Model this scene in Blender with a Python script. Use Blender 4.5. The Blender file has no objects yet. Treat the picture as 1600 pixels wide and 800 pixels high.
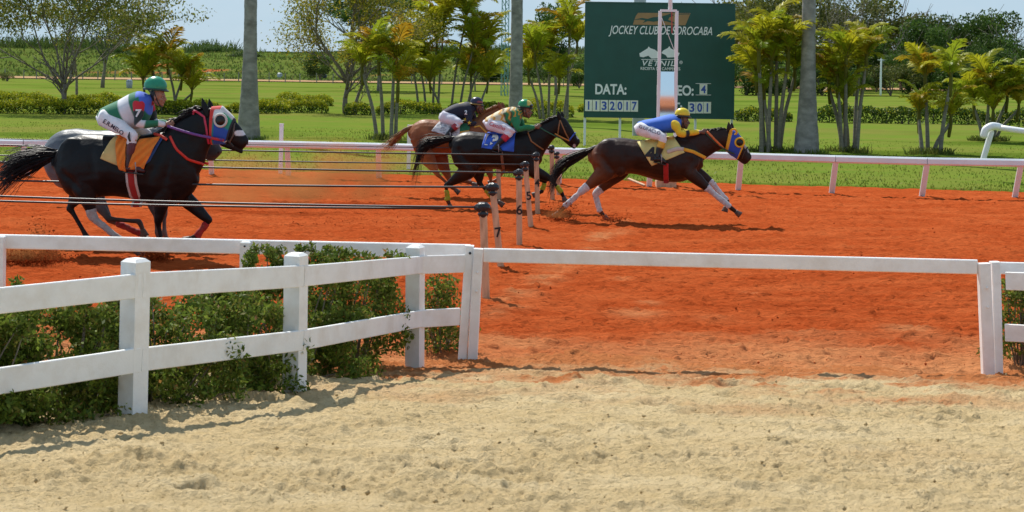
import bpy, bmesh, math, random
import numpy as np
from mathutils import Vector, Matrix
from mathutils.bvhtree import BVHTree

random.seed(7)
rng = np.random.default_rng(7)
scene = bpy.context.scene
COL = scene.collection

# ------------------------------------------------------------------ camera, world, sun
F = 2600.0          # focal length in photo pixels (photo is 1600 wide)
H = 2.55            # lens height above the track
ROLL = 0.0135
cam_d = bpy.data.cameras.new("camera")
cam_d.sensor_width = 36.0
cam_d.lens = F / 1600.0 * 36.0
cam_d.shift_y = -300.0 / 1600.0
cam_d.clip_end = 5000.0
cam_d.clip_start = 0.1
cam_d.dof.use_dof = True
cam_d.dof.focus_distance = 22.0
cam_d.dof.aperture_fstop = 11.0
cam = bpy.data.objects.new("camera", cam_d)
COL.objects.link(cam)
cam.matrix_world = Matrix.Translation((0, 0, H)) @ Matrix.Rotation(math.radians(90), 4, 'X') @ Matrix.Rotation(ROLL, 4, 'Z')
scene.camera = cam

SUN_AZ = math.atan2(-0.45, 0.82)          # direction towards the sun, from +Y towards +X
SUN_EL = math.radians(51)
world = bpy.data.worlds.new("World")
scene.world = world
world.use_nodes = True
wn, wl = world.node_tree.nodes, world.node_tree.links
bg = wn["Background"]
sky = wn.new("ShaderNodeTexSky")
sky.sky_type = 'NISHITA'
sky.sun_disc = False
sky.sun_elevation = SUN_EL
sky.sun_rotation = SUN_AZ
sky.air_density = 1.0
sky.dust_density = 0.3
sky.ozone_density = 2.0
tc = wn.new("ShaderNodeTexCoord")
mp = wn.new("ShaderNodeMapping")
mp.inputs['Scale'].default_value = (1.0, 1.0, 2.6)
mp.inputs['Location'].default_value = (0.35, 0.1, 0.2)
nz = wn.new("ShaderNodeTexNoise")
nz.inputs['Scale'].default_value = 5.5
nz.inputs['Detail'].default_value = 8.0
nz.inputs['Roughness'].default_value = 0.55
rp = wn.new("ShaderNodeMapRange")
rp.inputs['From Min'].default_value = 0.42
rp.inputs['From Max'].default_value = 0.80
rp.inputs['To Max'].default_value = 0.55
sx = wn.new("ShaderNodeSeparateXYZ")
hz_ = wn.new("ShaderNodeMapRange")            # haze veil: thick at the horizon, thin overhead
hz_.interpolation_type = 'SMOOTHSTEP'
hz_.inputs['From Min'].default_value = 0.0
hz_.inputs['From Max'].default_value = 0.55
hz_.inputs['To Min'].default_value = 0.88
hz_.inputs['To Max'].default_value = 0.52
veil = wn.new("ShaderNodeMix")
veil.data_type = 'RGBA'
veil.inputs['B'].default_value = (3.35, 4.95, 6.4, 1)
mx = wn.new("ShaderNodeMix")
mx.data_type = 'RGBA'
mx.inputs['B'].default_value = (6.0, 6.5, 7.0, 1)
wl.new(tc.outputs['Generated'], mp.inputs['Vector'])
wl.new(mp.outputs['Vector'], nz.inputs['Vector'])
wl.new(nz.outputs['Fac'], rp.inputs['Value'])
wl.new(tc.outputs['Generated'], sx.inputs[0])
wl.new(sx.outputs['Z'], hz_.inputs['Value'])
wl.new(hz_.outputs['Result'], veil.inputs['Factor'])
wl.new(sky.outputs['Color'], veil.inputs['A'])
wl.new(veil.outputs['Result'], mx.inputs['A'])
wl.new(rp.outputs['Result'], mx.inputs['Factor'])
wl.new(mx.outputs['Result'], bg.inputs['Color'])
bg.inputs['Strength'].default_value = 0.1

sun_d = bpy.data.lights.new("sun", 'SUN')
sun_d.energy = 4.7
sun_d.angle = math.radians(0.6)
sun_d.color = (1.0, 0.95, 0.86)
sun = bpy.data.objects.new("sun", sun_d)
COL.objects.link(sun)
sdir = Vector((math.sin(SUN_AZ) * math.cos(SUN_EL), math.cos(SUN_AZ) * math.cos(SUN_EL), math.sin(SUN_EL)))
sun.rotation_euler = sdir.to_track_quat('Z', 'Y').to_euler()

scene.view_settings.view_transform = 'Standard'
scene.view_settings.look = 'None'
scene.view_settings.exposure = 0.26
scene.view_settings.gamma = 1.0
scene.view_settings.use_curve_mapping = False
scene.cycles.max_bounces = 6
scene.cycles.transparent_max_bounces = 8

CR, SR = math.cos(ROLL), math.sin(ROLL)

def sand_z(D):
    t = 14.2 - D
    return 0.086 * (t + math.sqrt(t * t + 0.3)) / 2 if D > 4 else 0.86

def ray(px, py):
    """photo pixel -> (X/D, drop/D)"""
    u, v = px - 800.0, py - 100.0
    return (u * CR + v * SR) / F, (-u * SR + v * CR) / F

def at_depth(px, py, D):
    a, b = ray(px, py)
    return Vector((a * D, D, H - b * D))

def on_ground(px, py, z=0.0):
    a, b = ray(px, py)
    D = (H - z) / b
    return Vector((a * D, D, z))

def on_sand(px, py):
    a, b = ray(px, py)
    D = 12.0
    for _ in range(60):
        D = 0.5 * D + 0.5 * (H - sand_z(D)) / b
    return Vector((a * D, D, sand_z(D)))

def horizon(px):
    return 100.0 + (px - 800.0) * ROLL

# ------------------------------------------------------------------ noise
def _hash(ix, iy, seed):
    h = (ix.astype(np.int64) * 374761393 + iy.astype(np.int64) * 668265263 + seed * 1442695041) & 0xFFFFFFFF
    h = ((h ^ (h >> 13)) * 1274126177) & 0xFFFFFFFF
    h = (h ^ (h >> 16)) & 0xFFFF
    return h / 65535.0

def vnoise(x, y, seed=0):
    ix, iy = np.floor(x), np.floor(y)
    fx, fy = x - ix, y - iy
    fx = fx * fx * fx * (fx * (fx * 6 - 15) + 10); fy = fy * fy * fy * (fy * (fy * 6 - 15) + 10)
    a, b = _hash(ix, iy, seed), _hash(ix + 1, iy, seed)
    c, d = _hash(ix, iy + 1, seed), _hash(ix + 1, iy + 1, seed)
    return (a + (b - a) * fx) * (1 - fy) + (c + (d - c) * fx) * fy - 0.5

def fbm(x, y, seed=0, oct=4, gain=0.5):
    r, am = 0, 1.0
    for o in range(oct):
        c, s = math.cos(o * 1.1 + .3), math.sin(o * 1.1 + .3)
        r = r + am * vnoise((x * c - y * s) * 2 ** o + 17.3 * o, (x * s + y * c) * 2 ** o - 9.1 * o, seed + o)
        am *= gain
    return r

def sstep(a, b, x):
    t = np.clip((x - a) / (b - a), 0, 1)
    return t * t * (3 - 2 * t)

# ------------------------------------------------------------------ mesh helpers
class MB:
    """collects shapes; build() links them as ONE mesh object"""
    def __init__(self):
        self.v, self.f, self.c = [], [], []
        self.n = 0
    def add(self, verts, faces, col=None):
        verts = [tuple(p) for p in verts]
        self.v += verts
        self.f += [tuple(i + self.n for i in f) for f in faces]
        if col is None:
            self.c += [(1, 1, 1)] * len(verts)
        elif len(col) == 3 and not hasattr(col[0], '__len__'):
            self.c += [tuple(col)] * len(verts)
        else:
            self.c += [tuple(k) for k in col]
        self.n += len(verts)
        return self
    def box(self, c, s, rot=None, col=None):
        x, y, z = s[0] / 2, s[1] / 2, s[2] / 2
        vs = [Vector((i, j, k)) for i in (-x, x) for j in (-y, y) for k in (-z, z)]
        if rot is not None:
            vs = [rot @ p for p in vs]
        c = Vector(c)
        vs = [p + c for p in vs]
        fs = [(0, 1, 3, 2), (4, 6, 7, 5), (0, 4, 5, 1), (2, 3, 7, 6), (0, 2, 6, 4), (1, 5, 7, 3)]
        return self.add(vs, fs, col)
    def beam(self, a, b, w, h, up=(0, 0, 1), col=None, bev=0.0):
        """bar from a to b; w across, h along up; chamfered edges when bev > 0"""
        a, b = Vector(a), Vector(b)
        t = (b - a).normalized()
        s = t.cross(Vector(up)).normalized()
        u = s.cross(t).normalized()
        if bev > 0:
            pr = [(-w/2+bev, -h/2), (w/2-bev, -h/2), (w/2, -h/2+bev), (w/2, h/2-bev), (w/2-bev, h/2), (-w/2+bev, h/2), (-w/2, h/2-bev), (-w/2, -h/2+bev)]
        else:
            pr = [(-w/2, -h/2), (w/2, -h/2), (w/2, h/2), (-w/2, h/2)]
        n = len(pr)
        vs = [p + s * x + u * y for p in (a, b) for x, y in pr]
        fs = [(i, (i + 1) % n, n + (i + 1) % n, n + i) for i in range(n)]
        fs += [tuple(reversed(range(n))), tuple(range(n, 2 * n))]
        return self.add(vs, fs, col)
    def loft(self, secs, n=14, sub=4, cap=True, col=None, colf=None, wob=0.0, wobs=9.0):
        """secs: (centre, v1, v2) vectors; smooth interpolation between"""
        secs = [tuple(Vector(q) for q in s) for s in secs]
        if cap:
            a, b = secs[0], secs[1]
            d = (a[0] - b[0]); d = d.normalized() if d.length > 1e-9 else Vector((0, 0, 1))
            r = min(a[1].length, a[2].length)
            pre = (a[0] + d * r * .55, a[1] * .62, a[2] * .62)
            a, b = secs[-1], secs[-2]
            d = (a[0] - b[0]); d = d.normalized() if d.length > 1e-9 else Vector((0, 0, 1))
            r = min(a[1].length, a[2].length)
            post = (a[0] + d * r * .55, a[1] * .62, a[2] * .62)
        out, ts = [], []
        m = len(secs)
        for i in range(m - 1):
            p0, p1, p2, p3 = secs[max(i - 1, 0)], secs[i], secs[i + 1], secs[min(i + 2, m - 1)]
            for k in range(sub):
                t = k / sub
                q = []
                for j in range(3):
                    q.append(0.5 * ((2 * p1[j]) + (p2[j] - p0[j]) * t + (2 * p0[j] - 5 * p1[j] + 4 * p2[j] - p3[j]) * t * t + (3 * p1[j] - p0[j] - 3 * p2[j] + p3[j]) * t ** 3))
                out.append(q); ts.append((i + t) / (m - 1))
        out.append(list(secs[-1])); ts.append(1.0)
        if cap:
            out = [list(pre)] + out + [list(post)]
            ts = [0.0] + ts + [1.0]
        vs, cs = [], []
        for (c, v1, v2), t in zip(out, ts):
            for k in range(n):
                th = 2 * math.pi * k / n
                o = v1 * math.cos(th) + v2 * math.sin(th)
                p = c + o
                if wob:
                    p = p + o.normalized() * wob * (math.sin(p.x * wobs * 3.1 + p.z * wobs * 2 + p.y * 11) + .6 * math.sin(p.z * wobs * 5.3 - p.x * wobs * 3.7 + 2))
                vs.append(p)
                if colf:
                    cs.append(colf(t, th, p))
        R = len(out)
        fs = [(r * n + k, r * n + (k + 1) % n, (r + 1) * n + (k + 1) % n, (r + 1) * n + k) for r in range(R - 1) for k in range(n)]
        c0, c1 = out[0][0], out[-1][0]
        i0, i1 = len(vs), len(vs) + 1
        vs += [c0, c1]
        if colf:
            cs += [cs[0], cs[-1]]
        fs += [(i0, (k + 1) % n, k) for k in range(n)]
        b = (R - 1) * n
        fs += [(i1, b + k, b + (k + 1) % n) for k in range(n)]
        return self.add(vs, fs, cs if colf else col)
    def chain(self, pts, **kw):
        """pts: (Vector, r_in_plane, r_across)"""
        P = [Vector(p[0]) for p in pts]
        secs = []
        for i, p in enumerate(pts):
            t = (P[min(i + 1, len(P) - 1)] - P[max(i - 1, 0)])
            t = t.normalized() if t.length > 1e-9 else Vector((0, 0, 1))
            a = t.cross(Vector((0, 1, 0)))
            if a.length < 0.2:
                a = t.cross(Vector((0, 0, 1)))
            a.normalize()
            b = t.cross(a).normalized()
            r2 = p[2] if len(p) > 2 else p[1]
            secs.append((P[i], a * p[1], b * r2))
        return self.loft(secs, **kw)
    def ball(self, c, r, n=14, m=9, col=None, rot=None, zmin=-1.0, colf=None):
        c = Vector(c)
        r = (r, r, r) if not hasattr(r, '__len__') else r
        vs, cs = [], []
        z0 = max(zmin, -1.0)
        a0 = math.asin(z0)
        for i in range(m + 1):
            ph = a0 + (math.pi / 2 - a0) * i / m
            for k in range(n):
                th = 2 * math.pi * k / n
                q = Vector((math.cos(ph) * math.cos(th) * r[0], math.cos(ph) * math.sin(th) * r[1], math.sin(ph) * r[2]))
                if colf: cs.append(colf(q))
                if rot is not None: q = rot @ q
                vs.append(c + q)
        fs = [(i * n + k, i * n + (k + 1) % n, (i + 1) * n + (k + 1) % n, (i + 1) * n + k) for i in range(m) for k in range(n)]
        fs.append(tuple(reversed(range(n))))
        return self.add(vs, fs, cs if colf else col)
    def torus(self, c, R, r, n=20, m=8, rot=None, col=None, sx=1.0):
        c = Vector(c); vs = []
        for i in range(n):
            a = 2 * math.pi * i / n
            for j in range(m):
                b = 2 * math.pi * j / m
                q = Vector(((R + r * math.cos(b)) * math.cos(a) * sx, (R + r * math.cos(b)) * math.sin(a), r * math.sin(b)))
                if rot is not None: q = rot @ q
                vs.append(c + q)
        fs = [(i * m + j, ((i + 1) % n) * m + j, ((i + 1) % n) * m + (j + 1) % m, i * m + (j + 1) % m) for i in range(n) for j in range(m)]
        return self.add(vs, fs, col)
    def mesh(self, name, smooth=True):
        me = bpy.data.meshes.new(name)
        me.from_pydata(self.v, [], self.f)
        at = me.attributes.new("Col", 'FLOAT_COLOR', 'POINT')
        c = np.ones((len(self.v), 4), np.float32)
        c[:, :3] = np.array(self.c, np.float32)
        at.data.foreach_set("color", c.ravel())
        if smooth: me.shade_smooth()
        me.update()
        return me
    def build(self, name, m, parent=None, smooth=True, loc=None):
        return link(name, self.mesh(name, smooth), m, parent, loc)

def link(name, me, m=None, parent=None, loc=None):
    o = bpy.data.objects.new(name, me)
    COL.objects.link(o)
    if m is not None and len(me.materials) == 0:
        me.materials.append(m)
    if parent is not None: o.parent = parent
    if loc is not None: o.location = loc
    return o

def np_mesh(name, verts, quads, cols=None, smooth=False):
    """fast quad mesh from numpy arrays"""
    verts = np.ascontiguousarray(verts, np.float32)
    quads = np.ascontiguousarray(quads, np.int32)
    me = bpy.data.meshes.new(name)
    me.vertices.add(len(verts)); me.vertices.foreach_set("co", verts.ravel())
    k = quads.shape[1]
    me.loops.add(quads.size); me.loops.foreach_set("vertex_index", quads.ravel())
    me.polygons.add(len(quads))
    me.polygons.foreach_set("loop_start", np.arange(0, quads.size, k, dtype=np.int32))
    if cols is not None:
        at = me.attributes.new("Col", 'FLOAT_COLOR', 'POINT')
        c = np.ones((len(verts), 4), np.float32); c[:, :3] = cols
        at.data.foreach_set("color", c.ravel())
    me.update(calc_edges=True)
    if smooth: me.shade_smooth()
    return me

def empty(name, loc=(0, 0, 0), rz=0.0):
    o = bpy.data.objects.new(name, None)
    o.empty_display_size = 0.2
    COL.objects.link(o)
    o.location = loc; o.rotation_euler = (0, 0, rz)
    return o

def tag(o, label, cat, group=None, kind=None):
    if label: o["label"] = label
    if cat: o["category"] = cat
    if group: o["group"] = group
    if kind: o["kind"] = kind
    return o

def remesh(mb, name, voxel, smooth=3, fac=0.5):
    me = mb.mesh(name + "_src")
    o = bpy.data.objects.new("src", me); COL.objects.link(o)
    md = o.modifiers.new("r", 'REMESH'); md.mode = 'VOXEL'; md.voxel_size = voxel
    if smooth:
        ms = o.modifiers.new("s", 'SMOOTH'); ms.iterations = smooth; ms.factor = fac
    dg = bpy.context.evaluated_depsgraph_get()
    new = bpy.data.meshes.new_from_object(o.evaluated_get(dg))
    bpy.data.objects.remove(o); bpy.data.meshes.remove(me)
    new.name = name
    new.shade_smooth()
    return new

def coords(me):
    a = np.empty(len(me.vertices) * 3, np.float32)
    me.vertices.foreach_get("co", a)
    return a.reshape(-1, 3)

def set_col(me, cols):
    if "Col" in me.attributes: me.attributes.remove(me.attributes["Col"])
    at = me.attributes.new("Col", 'FLOAT_COLOR', 'POINT')
    c = np.ones((len(me.vertices), 4), np.float32); c[:, :3] = cols
    at.data.foreach_set("color", c.ravel())

def bvh_of(me):
    return BVHTree.FromPolygons([v.co.copy() for v in me.vertices], [tuple(p.vertices) for p in me.polygons])

def text_mesh(s, width=None, height=1.0, shear=0.0, bold=0.0, depth=0.004, space=1.0):
    """flat lettering in the XY plane, centred, scaled to height (cap height) and width"""
    cu = bpy.data.curves.new("lettering", 'FONT')
    cu.body = s; cu.align_x = 'CENTER'; cu.align_y = 'CENTER'
    cu.shear = shear; cu.offset = bold; cu.extrude = 0.02; cu.space_character = space
    o = bpy.data.objects.new("t", cu); COL.objects.link(o)
    dg = bpy.context.evaluated_depsgraph_get()
    me = bpy.data.meshes.new_from_object(o.evaluated_get(dg))
    bpy.data.objects.remove(o)
    c = coords(me)
    lo, hi = c.min(0), c.max(0)
    c = c - (lo + hi) / 2
    sy = height / (hi[1] - lo[1])
    sx = width / (hi[0] - lo[0]) if width else sy
    c = c * np.array([sx, sy, depth / 0.04], np.float32)
    me.vertices.foreach_set("co", np.ascontiguousarray(c, np.float32).ravel())
    me.update()
    return me

# ------------------------------------------------------------------ materials
def mat(name, color=None, rough=0.6, var=0.15, vscale=6.0, bump=0.0, bscale=60.0, metal=0.0, spec=0.5, trans=0.0, sheen=0.0, dirt=None, dirt_amt=0.3, dirt_scale=3.0, stretch=None):
    """principled; colour constant or from the Col attribute; noise variation, bump, optional dirt stain"""
    m = bpy.data.materials.new(name); m.use_nodes = True
    nt = m.node_tree; N, L = nt.nodes, nt.links
    b = N["Principled BSDF"]
    b.inputs['Roughness'].default_value = rough
    b.inputs['Metallic'].default_value = metal
    b.inputs['Specular IOR Level'].default_value = spec
    if sheen:
        b.inputs['Sheen Weight'].default_value = sheen
    if color is None:
        a = N.new("ShaderNodeAttribute"); a.attribute_name = "Col"; src = a.outputs['Color']
    else:
        r = N.new("ShaderNodeRGB"); r.outputs[0].default_value = (*color, 1); src = r.outputs[0]
    co = N.new("ShaderNodeTexCoord"); vec = co.outputs['Object']
    if stretch:
        mpn = N.new("ShaderNodeMapping"); mpn.inputs['Scale'].default_value = stretch
        L.new(vec, mpn.inputs['Vector']); vec = mpn.outputs['Vector']
    if var:
        n = N.new("ShaderNodeTexNoise"); n.inputs['Scale'].default_value = vscale; n.inputs['Detail'].default_value = 6
        L.new(vec, n.inputs['Vector'])
        mr = N.new("ShaderNodeMapRange"); mr.inputs['From Min'].default_value = .3; mr.inputs['From Max'].default_value = .7
        mr.inputs['To Min'].default_value = 1 - var; mr.inputs['To Max'].default_value = 1 + var
        L.new(n.outputs['Fac'], mr.inputs['Value'])
        mm = N.new("ShaderNodeVectorMath"); mm.operation = 'SCALE'
        L.new(src, mm.inputs[0]); L.new(mr.outputs['Result'], mm.inputs['Scale']); src = mm.outputs['Vector']
    if dirt is not None:
        n2 = N.new("ShaderNodeTexNoise"); n2.inputs['Scale'].default_value = dirt_scale; n2.inputs['Detail'].default_value = 9
        n2.inputs['Roughness'].default_value = .65
        L.new(vec, n2.inputs['Vector'])
        r2 = N.new("ShaderNodeMapRange"); r2.inputs['From Min'].default_value = .45; r2.inputs['From Max'].default_value = .75
        r2.inputs['To Max'].default_value = dirt_amt
        L.new(n2.outputs['Fac'], r2.inputs['Value'])
        mxn = N.new("ShaderNodeMix"); mxn.data_type = 'RGBA'; mxn.inputs['B'].default_value = (*dirt, 1)
        L.new(r2.outputs['Result'], mxn.inputs['Factor']); L.new(src, mxn.inputs['A']); src = mxn.outputs['Result']
    L.new(src, b.inputs['Base Color'])
    if bump:
        nb = N.new("ShaderNodeTexNoise"); nb.inputs['Scale'].default_value = bscale; nb.inputs['Detail'].default_value = 6
        L.new(vec, nb.inputs['Vector'])
        bp = N.new("ShaderNodeBump"); bp.inputs['Strength'].default_value = bump; bp.inputs['Distance'].default_value = 0.02 if bscale > 10 else 0.09
        L.new(nb.outputs['Fac'], bp.inputs['Height']); L.new(bp.outputs['Normal'], b.inputs['Normal'])
    if trans:
        t = N.new("ShaderNodeBsdfTranslucent"); ms = N.new("ShaderNodeMixShader"); ms.inputs[0].default_value = trans
        L.new(src, t.inputs['Color']); L.new(b.outputs[0], ms.inputs[1]); L.new(t.outputs[0], ms.inputs[2])
        L.new(ms.outputs[0], N["Material Output"].inputs['Surface'])
    return m

M = {}
M['white_paint'] = mat("white_paint", (.88, .88, .87), .55, .05, 5, .12, 90, dirt=(.56, .46, .35), dirt_amt=.42, dirt_scale=4)
M['rail_paint'] = mat("rail_paint", (.80, .87, .91), .5, .05, 3, 0, dirt=(.72, .60, .54), dirt_amt=.2, dirt_scale=2)
M['pipe_white'] = mat("pipe_white", (.8, .82, .83), .4, .04, 3)
M['stake'] = mat("stake_wood", (.70, .46, .28), .75, .2, 4, .3, 60, dirt=(.22, .10, .05), dirt_amt=.75, dirt_scale=14, stretch=(1, 1, .25))
M['black_plastic'] = mat("black_plastic", (.016, .017, .02), .32, .2, 20, .4, 60)
M['cable'] = mat("cable", (.028, .028, .03), .4, .1, 9)
M['ink'] = mat("ink", (.02, .018, .018), .7, .1, 40)
M['coat'] = mat("horse_coat", None, .43, .3, 5, .16, 7, spec=.24)
M['hair'] = mat("horse_hair", None, .5, .2, 12, spec=.25)
M['hoof'] = mat("hoof", (.07, .05, .04), .6, .3, 30, dirt=(.35, .12, .05), dirt_amt=.6, dirt_scale=20)
M['cloth'] = mat("cloth", None, .78, .08, 9, .15, 90, sheen=.1)
M['wrap'] = mat("leg_wrap_cloth", None, .85, .15, 25, .3, 110, dirt=(.30, .14, .08), dirt_amt=.55, dirt_scale=16)
M['leather'] = mat("leather", None, .42, .15, 20, .15, 120)
M['skin'] = mat("skin", None, .5, .08, 30)
M['gloss'] = mat("helmet_shell", None, .3, .05, 20)
M['bark_royal'] = mat("royal_bark", (.27, .25, .22), .9, .3, 3.5, .6, 14, dirt=(.10, .095, .075), dirt_amt=.85, dirt_scale=2.2, stretch=(1, 1, 1.5))
M['bark'] = mat("bark", (.20, .165, .13), .9, .3, 5, .5, 30)
M['stem'] = mat("palm_stem", (.20, .18, .135), .8, .25, 5, .4, 22, stretch=(1, 1, 4))
M['leaf'] = mat("leaf", None, .55, .2, 3, trans=.35, spec=.12)
M['frond'] = mat("frond", None, .45, .15, 3, trans=.45, spec=.16)
M['board'] = mat("board_green", (.009, .078, .062), .5, .12, 2)
M['letter'] = mat("lettering_white", (.86, .87, .86), .5, .05, 3)
M['tan'] = mat("emblem_tan", (.36, .21, .09), .55, .1, 3)
M['plate'] = mat("plate_cream", (.84, .83, .70), .55, .06, 5)
M['digit'] = mat("digit_blue", (.025, .085, .42), .5, .05, 5)
M['galv'] = mat("galvanised", (.42, .45, .47), .45, .1, 8, metal=.3)
M['tower'] = mat("tower_paint", (.16, .32, .30), .5, .1, 8)
M['grey_wood'] = mat("grey_wood", (.24, .21, .18), .85, .25, 4, .3, 30)
M['clod'] = mat("flying_dirt", (.42, .115, .04), .95, .25, 8)
# ================================================================== THE SETTING
def ground_mat(name, c1, c2, c3, scale, rough=.95, bump=.5, bscale=40, mixattr=False, st=None, speck=None, dist=.03):
    """three soil/grass tones mixed by noise at several sizes (object coordinates)"""
    m = bpy.data.materials.new(name); m.use_nodes = True
    nt = m.node_tree; N, L = nt.nodes, nt.links
    b = N["Principled BSDF"]; b.inputs['Roughness'].default_value = rough; b.inputs['Specular IOR Level'].default_value = .0
    co = N.new("ShaderNodeTexCoord")
    def noise(sc, det, lo, hi, st=None):
        v = co.outputs['Object']
        if st:
            mpn = N.new("ShaderNodeMapping"); mpn.inputs['Scale'].default_value = st
            L.new(v, mpn.inputs['Vector']); v = mpn.outputs['Vector']
        n = N.new("ShaderNodeTexNoise"); n.inputs['Scale'].default_value = sc; n.inputs['Detail'].default_value = det
        n.inputs['Roughness'].default_value = .62
        L.new(v, n.inputs['Vector'])
        r = N.new("ShaderNodeMapRange"); r.inputs['From Min'].default_value = lo; r.inputs['From Max'].default_value = hi
        L.new(n.outputs['Fac'], r.inputs['Value'])
        return r.outputs['Result']
    def mix(f, a, bb):
        x = N.new("ShaderNodeMix"); x.data_type = 'RGBA'
        L.new(f, x.inputs['Factor'])
        if isinstance(a, tuple): x.inputs['A'].default_value = (*a, 1)
        else: L.new(a, x.inputs['A'])
        if isinstance(bb, tuple): x.inputs['B'].default_value = (*bb, 1)
        else: L.new(bb, x.inputs['B'])
        return x.outputs['Result']
    a = mix(noise(scale, 8, .35, .65, st), c1, c2)
    a = mix(noise(scale * .23, 6, .45, .7, (.5, 1, 1)), a, c3)
    if speck:
        a = mix(noise(speck[0], 4, .56, .70, st), a, speck[1])
    if mixattr:
        at = N.new("ShaderNodeAttribute"); at.attribute_name = "Col"
        sp = N.new("ShaderNodeSeparateColor"); L.new(at.outputs['Color'], sp.inputs[0])
        a = mix(sp.outputs[0], a, mixattr)
    L.new(a, b.inputs['Base Color'])
    nb = N.new("ShaderNodeTexNoise"); nb.inputs['Scale'].default_value = bscale; nb.inputs['Detail'].default_value = 8
    nb.inputs['Roughness'].default_value = .7
    bv = co.outputs['Object']
    if st:
        mq = N.new("ShaderNodeMapping"); mq.inputs['Scale'].default_value = st; L.new(bv, mq.inputs['Vector']); bv = mq.outputs['Vector']
    L.new(bv, nb.inputs['Vector'])
    bp = N.new("ShaderNodeBump"); bp.inputs['Strength'].default_value = bump; bp.inputs['Distance'].default_value = dist
    L.new(nb.outputs['Fac'], bp.inputs['Height']); L.new(bp.outputs['Normal'], b.inputs['Normal'])
    return m

SAND = (.62, .455, .235); DIRT = (.46, .098, .026)
M['sand'] = ground_mat("pale_sand", (.70, .53, .295), (.61, .455, .24), (.75, .59, .35), 9.0, bump=.9, bscale=38, mixattr=(.53, .19, .07), speck=(48, (.44, .315, .155)), dist=.05)
M['dirt'] = ground_mat("red_dirt", (.50, .098, .027), (.36, .060, .015), (.53, .120, .036), 6.0, bump=1.0, bscale=20, mixattr=(.62, .27, .115), st=(.35, 1.5, 1), speck=(16, (.24, .038, .010)), dist=.05)
M['lawn'] = ground_mat("lawn", (.120, .188, .026), (.150, .190, .030), (.19, .172, .045), .75, bump=.7, bscale=22, mixattr=(.075, .125, .014))
M['pasture'] = ground_mat("pasture", (.105, .165, .035), (.135, .155, .045), (.17, .13, .06), .12, bump=.4, bscale=3)
M['road_dirt'] = ground_mat("dirt_road", (.42, .27, .15), (.36, .22, .12), (.45, .3, .18), .5, bump=.3, bscale=8)
M['hill'] = ground_mat("hill_scrub", (.080, .120, .022), (.125, .145, .035), (.05, .085, .018), .09, bump=.8, bscale=1.2, mixattr=(.36, .10, .04))

def fan_grid(us, Ds):
    U, D = np.meshgrid(us, Ds)
    return (U * D).ravel(), D.ravel(), len(us), len(Ds)

def grid_quads(nu, nd):
    i = np.arange(nd - 1)[:, None] * nu + np.arange(nu - 1)[None, :]
    i = i.ravel()
    return np.stack([i, i + 1, i + nu + 1, i + nu], 1)

def track_edge(x, seed):      # ragged sand / dirt border
    return 14.75 - .09 * (x - 1) + .32 * fbm(x * .9, x * 0 + 3.3, seed, 4) + .10 * np.sin(x * 1.3)

# far half of the track rises nowhere: one level sheet of red dirt
us = np.arange(-.40, .401, .00135)
Ds = [12.6]
while Ds[-1] < 41.5:
    Ds.append(Ds[-1] + .48 * Ds[-1] ** 2 / (1664 * H))
Ds = np.array(Ds)
X, Y, nu, nd = fan_grid(us, Ds)
Z = .016 * fbm(X * .9, Y * 2.0, 11, 3) + .026 * fbm(X * 6.0, Y * 13.0, 15, 4, .8)
Z -= .035 * sstep(15.2, 18, Y) * np.clip(fbm(X * 2.2, Y * 15, 35, 3, .6) - .16, 0, 1)
gr = fbm(X * .25, Y * .5, 19, 3)
Z += .010 * np.sin(Y * 17 + 6 * gr + .8 * fbm(X, Y * 2, 23, 2)) * (.4 + fbm(X * .3, Y * .3, 24, 2))
lump = np.clip(fbm(X * 7.1, Y * 9.1, 31, 3) - .26, 0, 1)
Z += .09 * lump
Z -= .06 * np.clip(fbm(X * 6.3, Y * 13, 33, 3) - .27, 0, 1)
near = sstep(19.0, 14.0, Y)
Z += near * .022 * fbm(X * 11, Y * 12, 37, 3, .8)
# the line of hoof and boot prints that crosses the track in front of the poles
tint = np.zeros_like(X)
for i in range(34):
    q = on_ground(765 + i * 8.5 + random.uniform(-9, 9), 500 - i * 6.0 + random.uniform(-7, 7)) if i < 26 else on_ground(random.uniform(700, 1500), random.uniform(430, 540))
    r = random.uniform(.09, .2)
    d2 = ((X - q.x) / (r * 1.5)) ** 2 + ((Y - q.y) / (r * 1.7)) ** 2
    Z += .03 * np.exp(-d2) - .045 * np.exp(-d2 * 4)
    tint = np.maximum(tint, np.exp(-d2 * 1.4) * random.uniform(.2, .75))
edge = sstep(.7, -.5, Y - track_edge(X, 5)) * .0 + sstep(16.4, 14.2, Y + .06 * X - 1.2 * fbm(X * 1.1, Y * 1.5, 43, 4)) * .85
tint = np.clip(tint + edge, 0, 1)
far_edge = 37.35 - .21 * (X + 2)
Z = Z * sstep(0.0, 2.5, far_edge - Y) + .05 * sstep(1.0, 0.0, np.abs(far_edge - .5 - Y)) * (1 + fbm(X * 2, Y * 2, 47, 3))
Z -= .10 * sstep(.0, .5, Y - far_edge)
tcol = np.stack([tint, tint, tint], 1)
dirt_track = link("dirt_track", np_mesh("dirt_track", np.stack([X, Y, Z], 1), grid_quads(nu, nd), tcol, True), M['dirt'])
dirt_track["kind"] = "structure"

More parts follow.
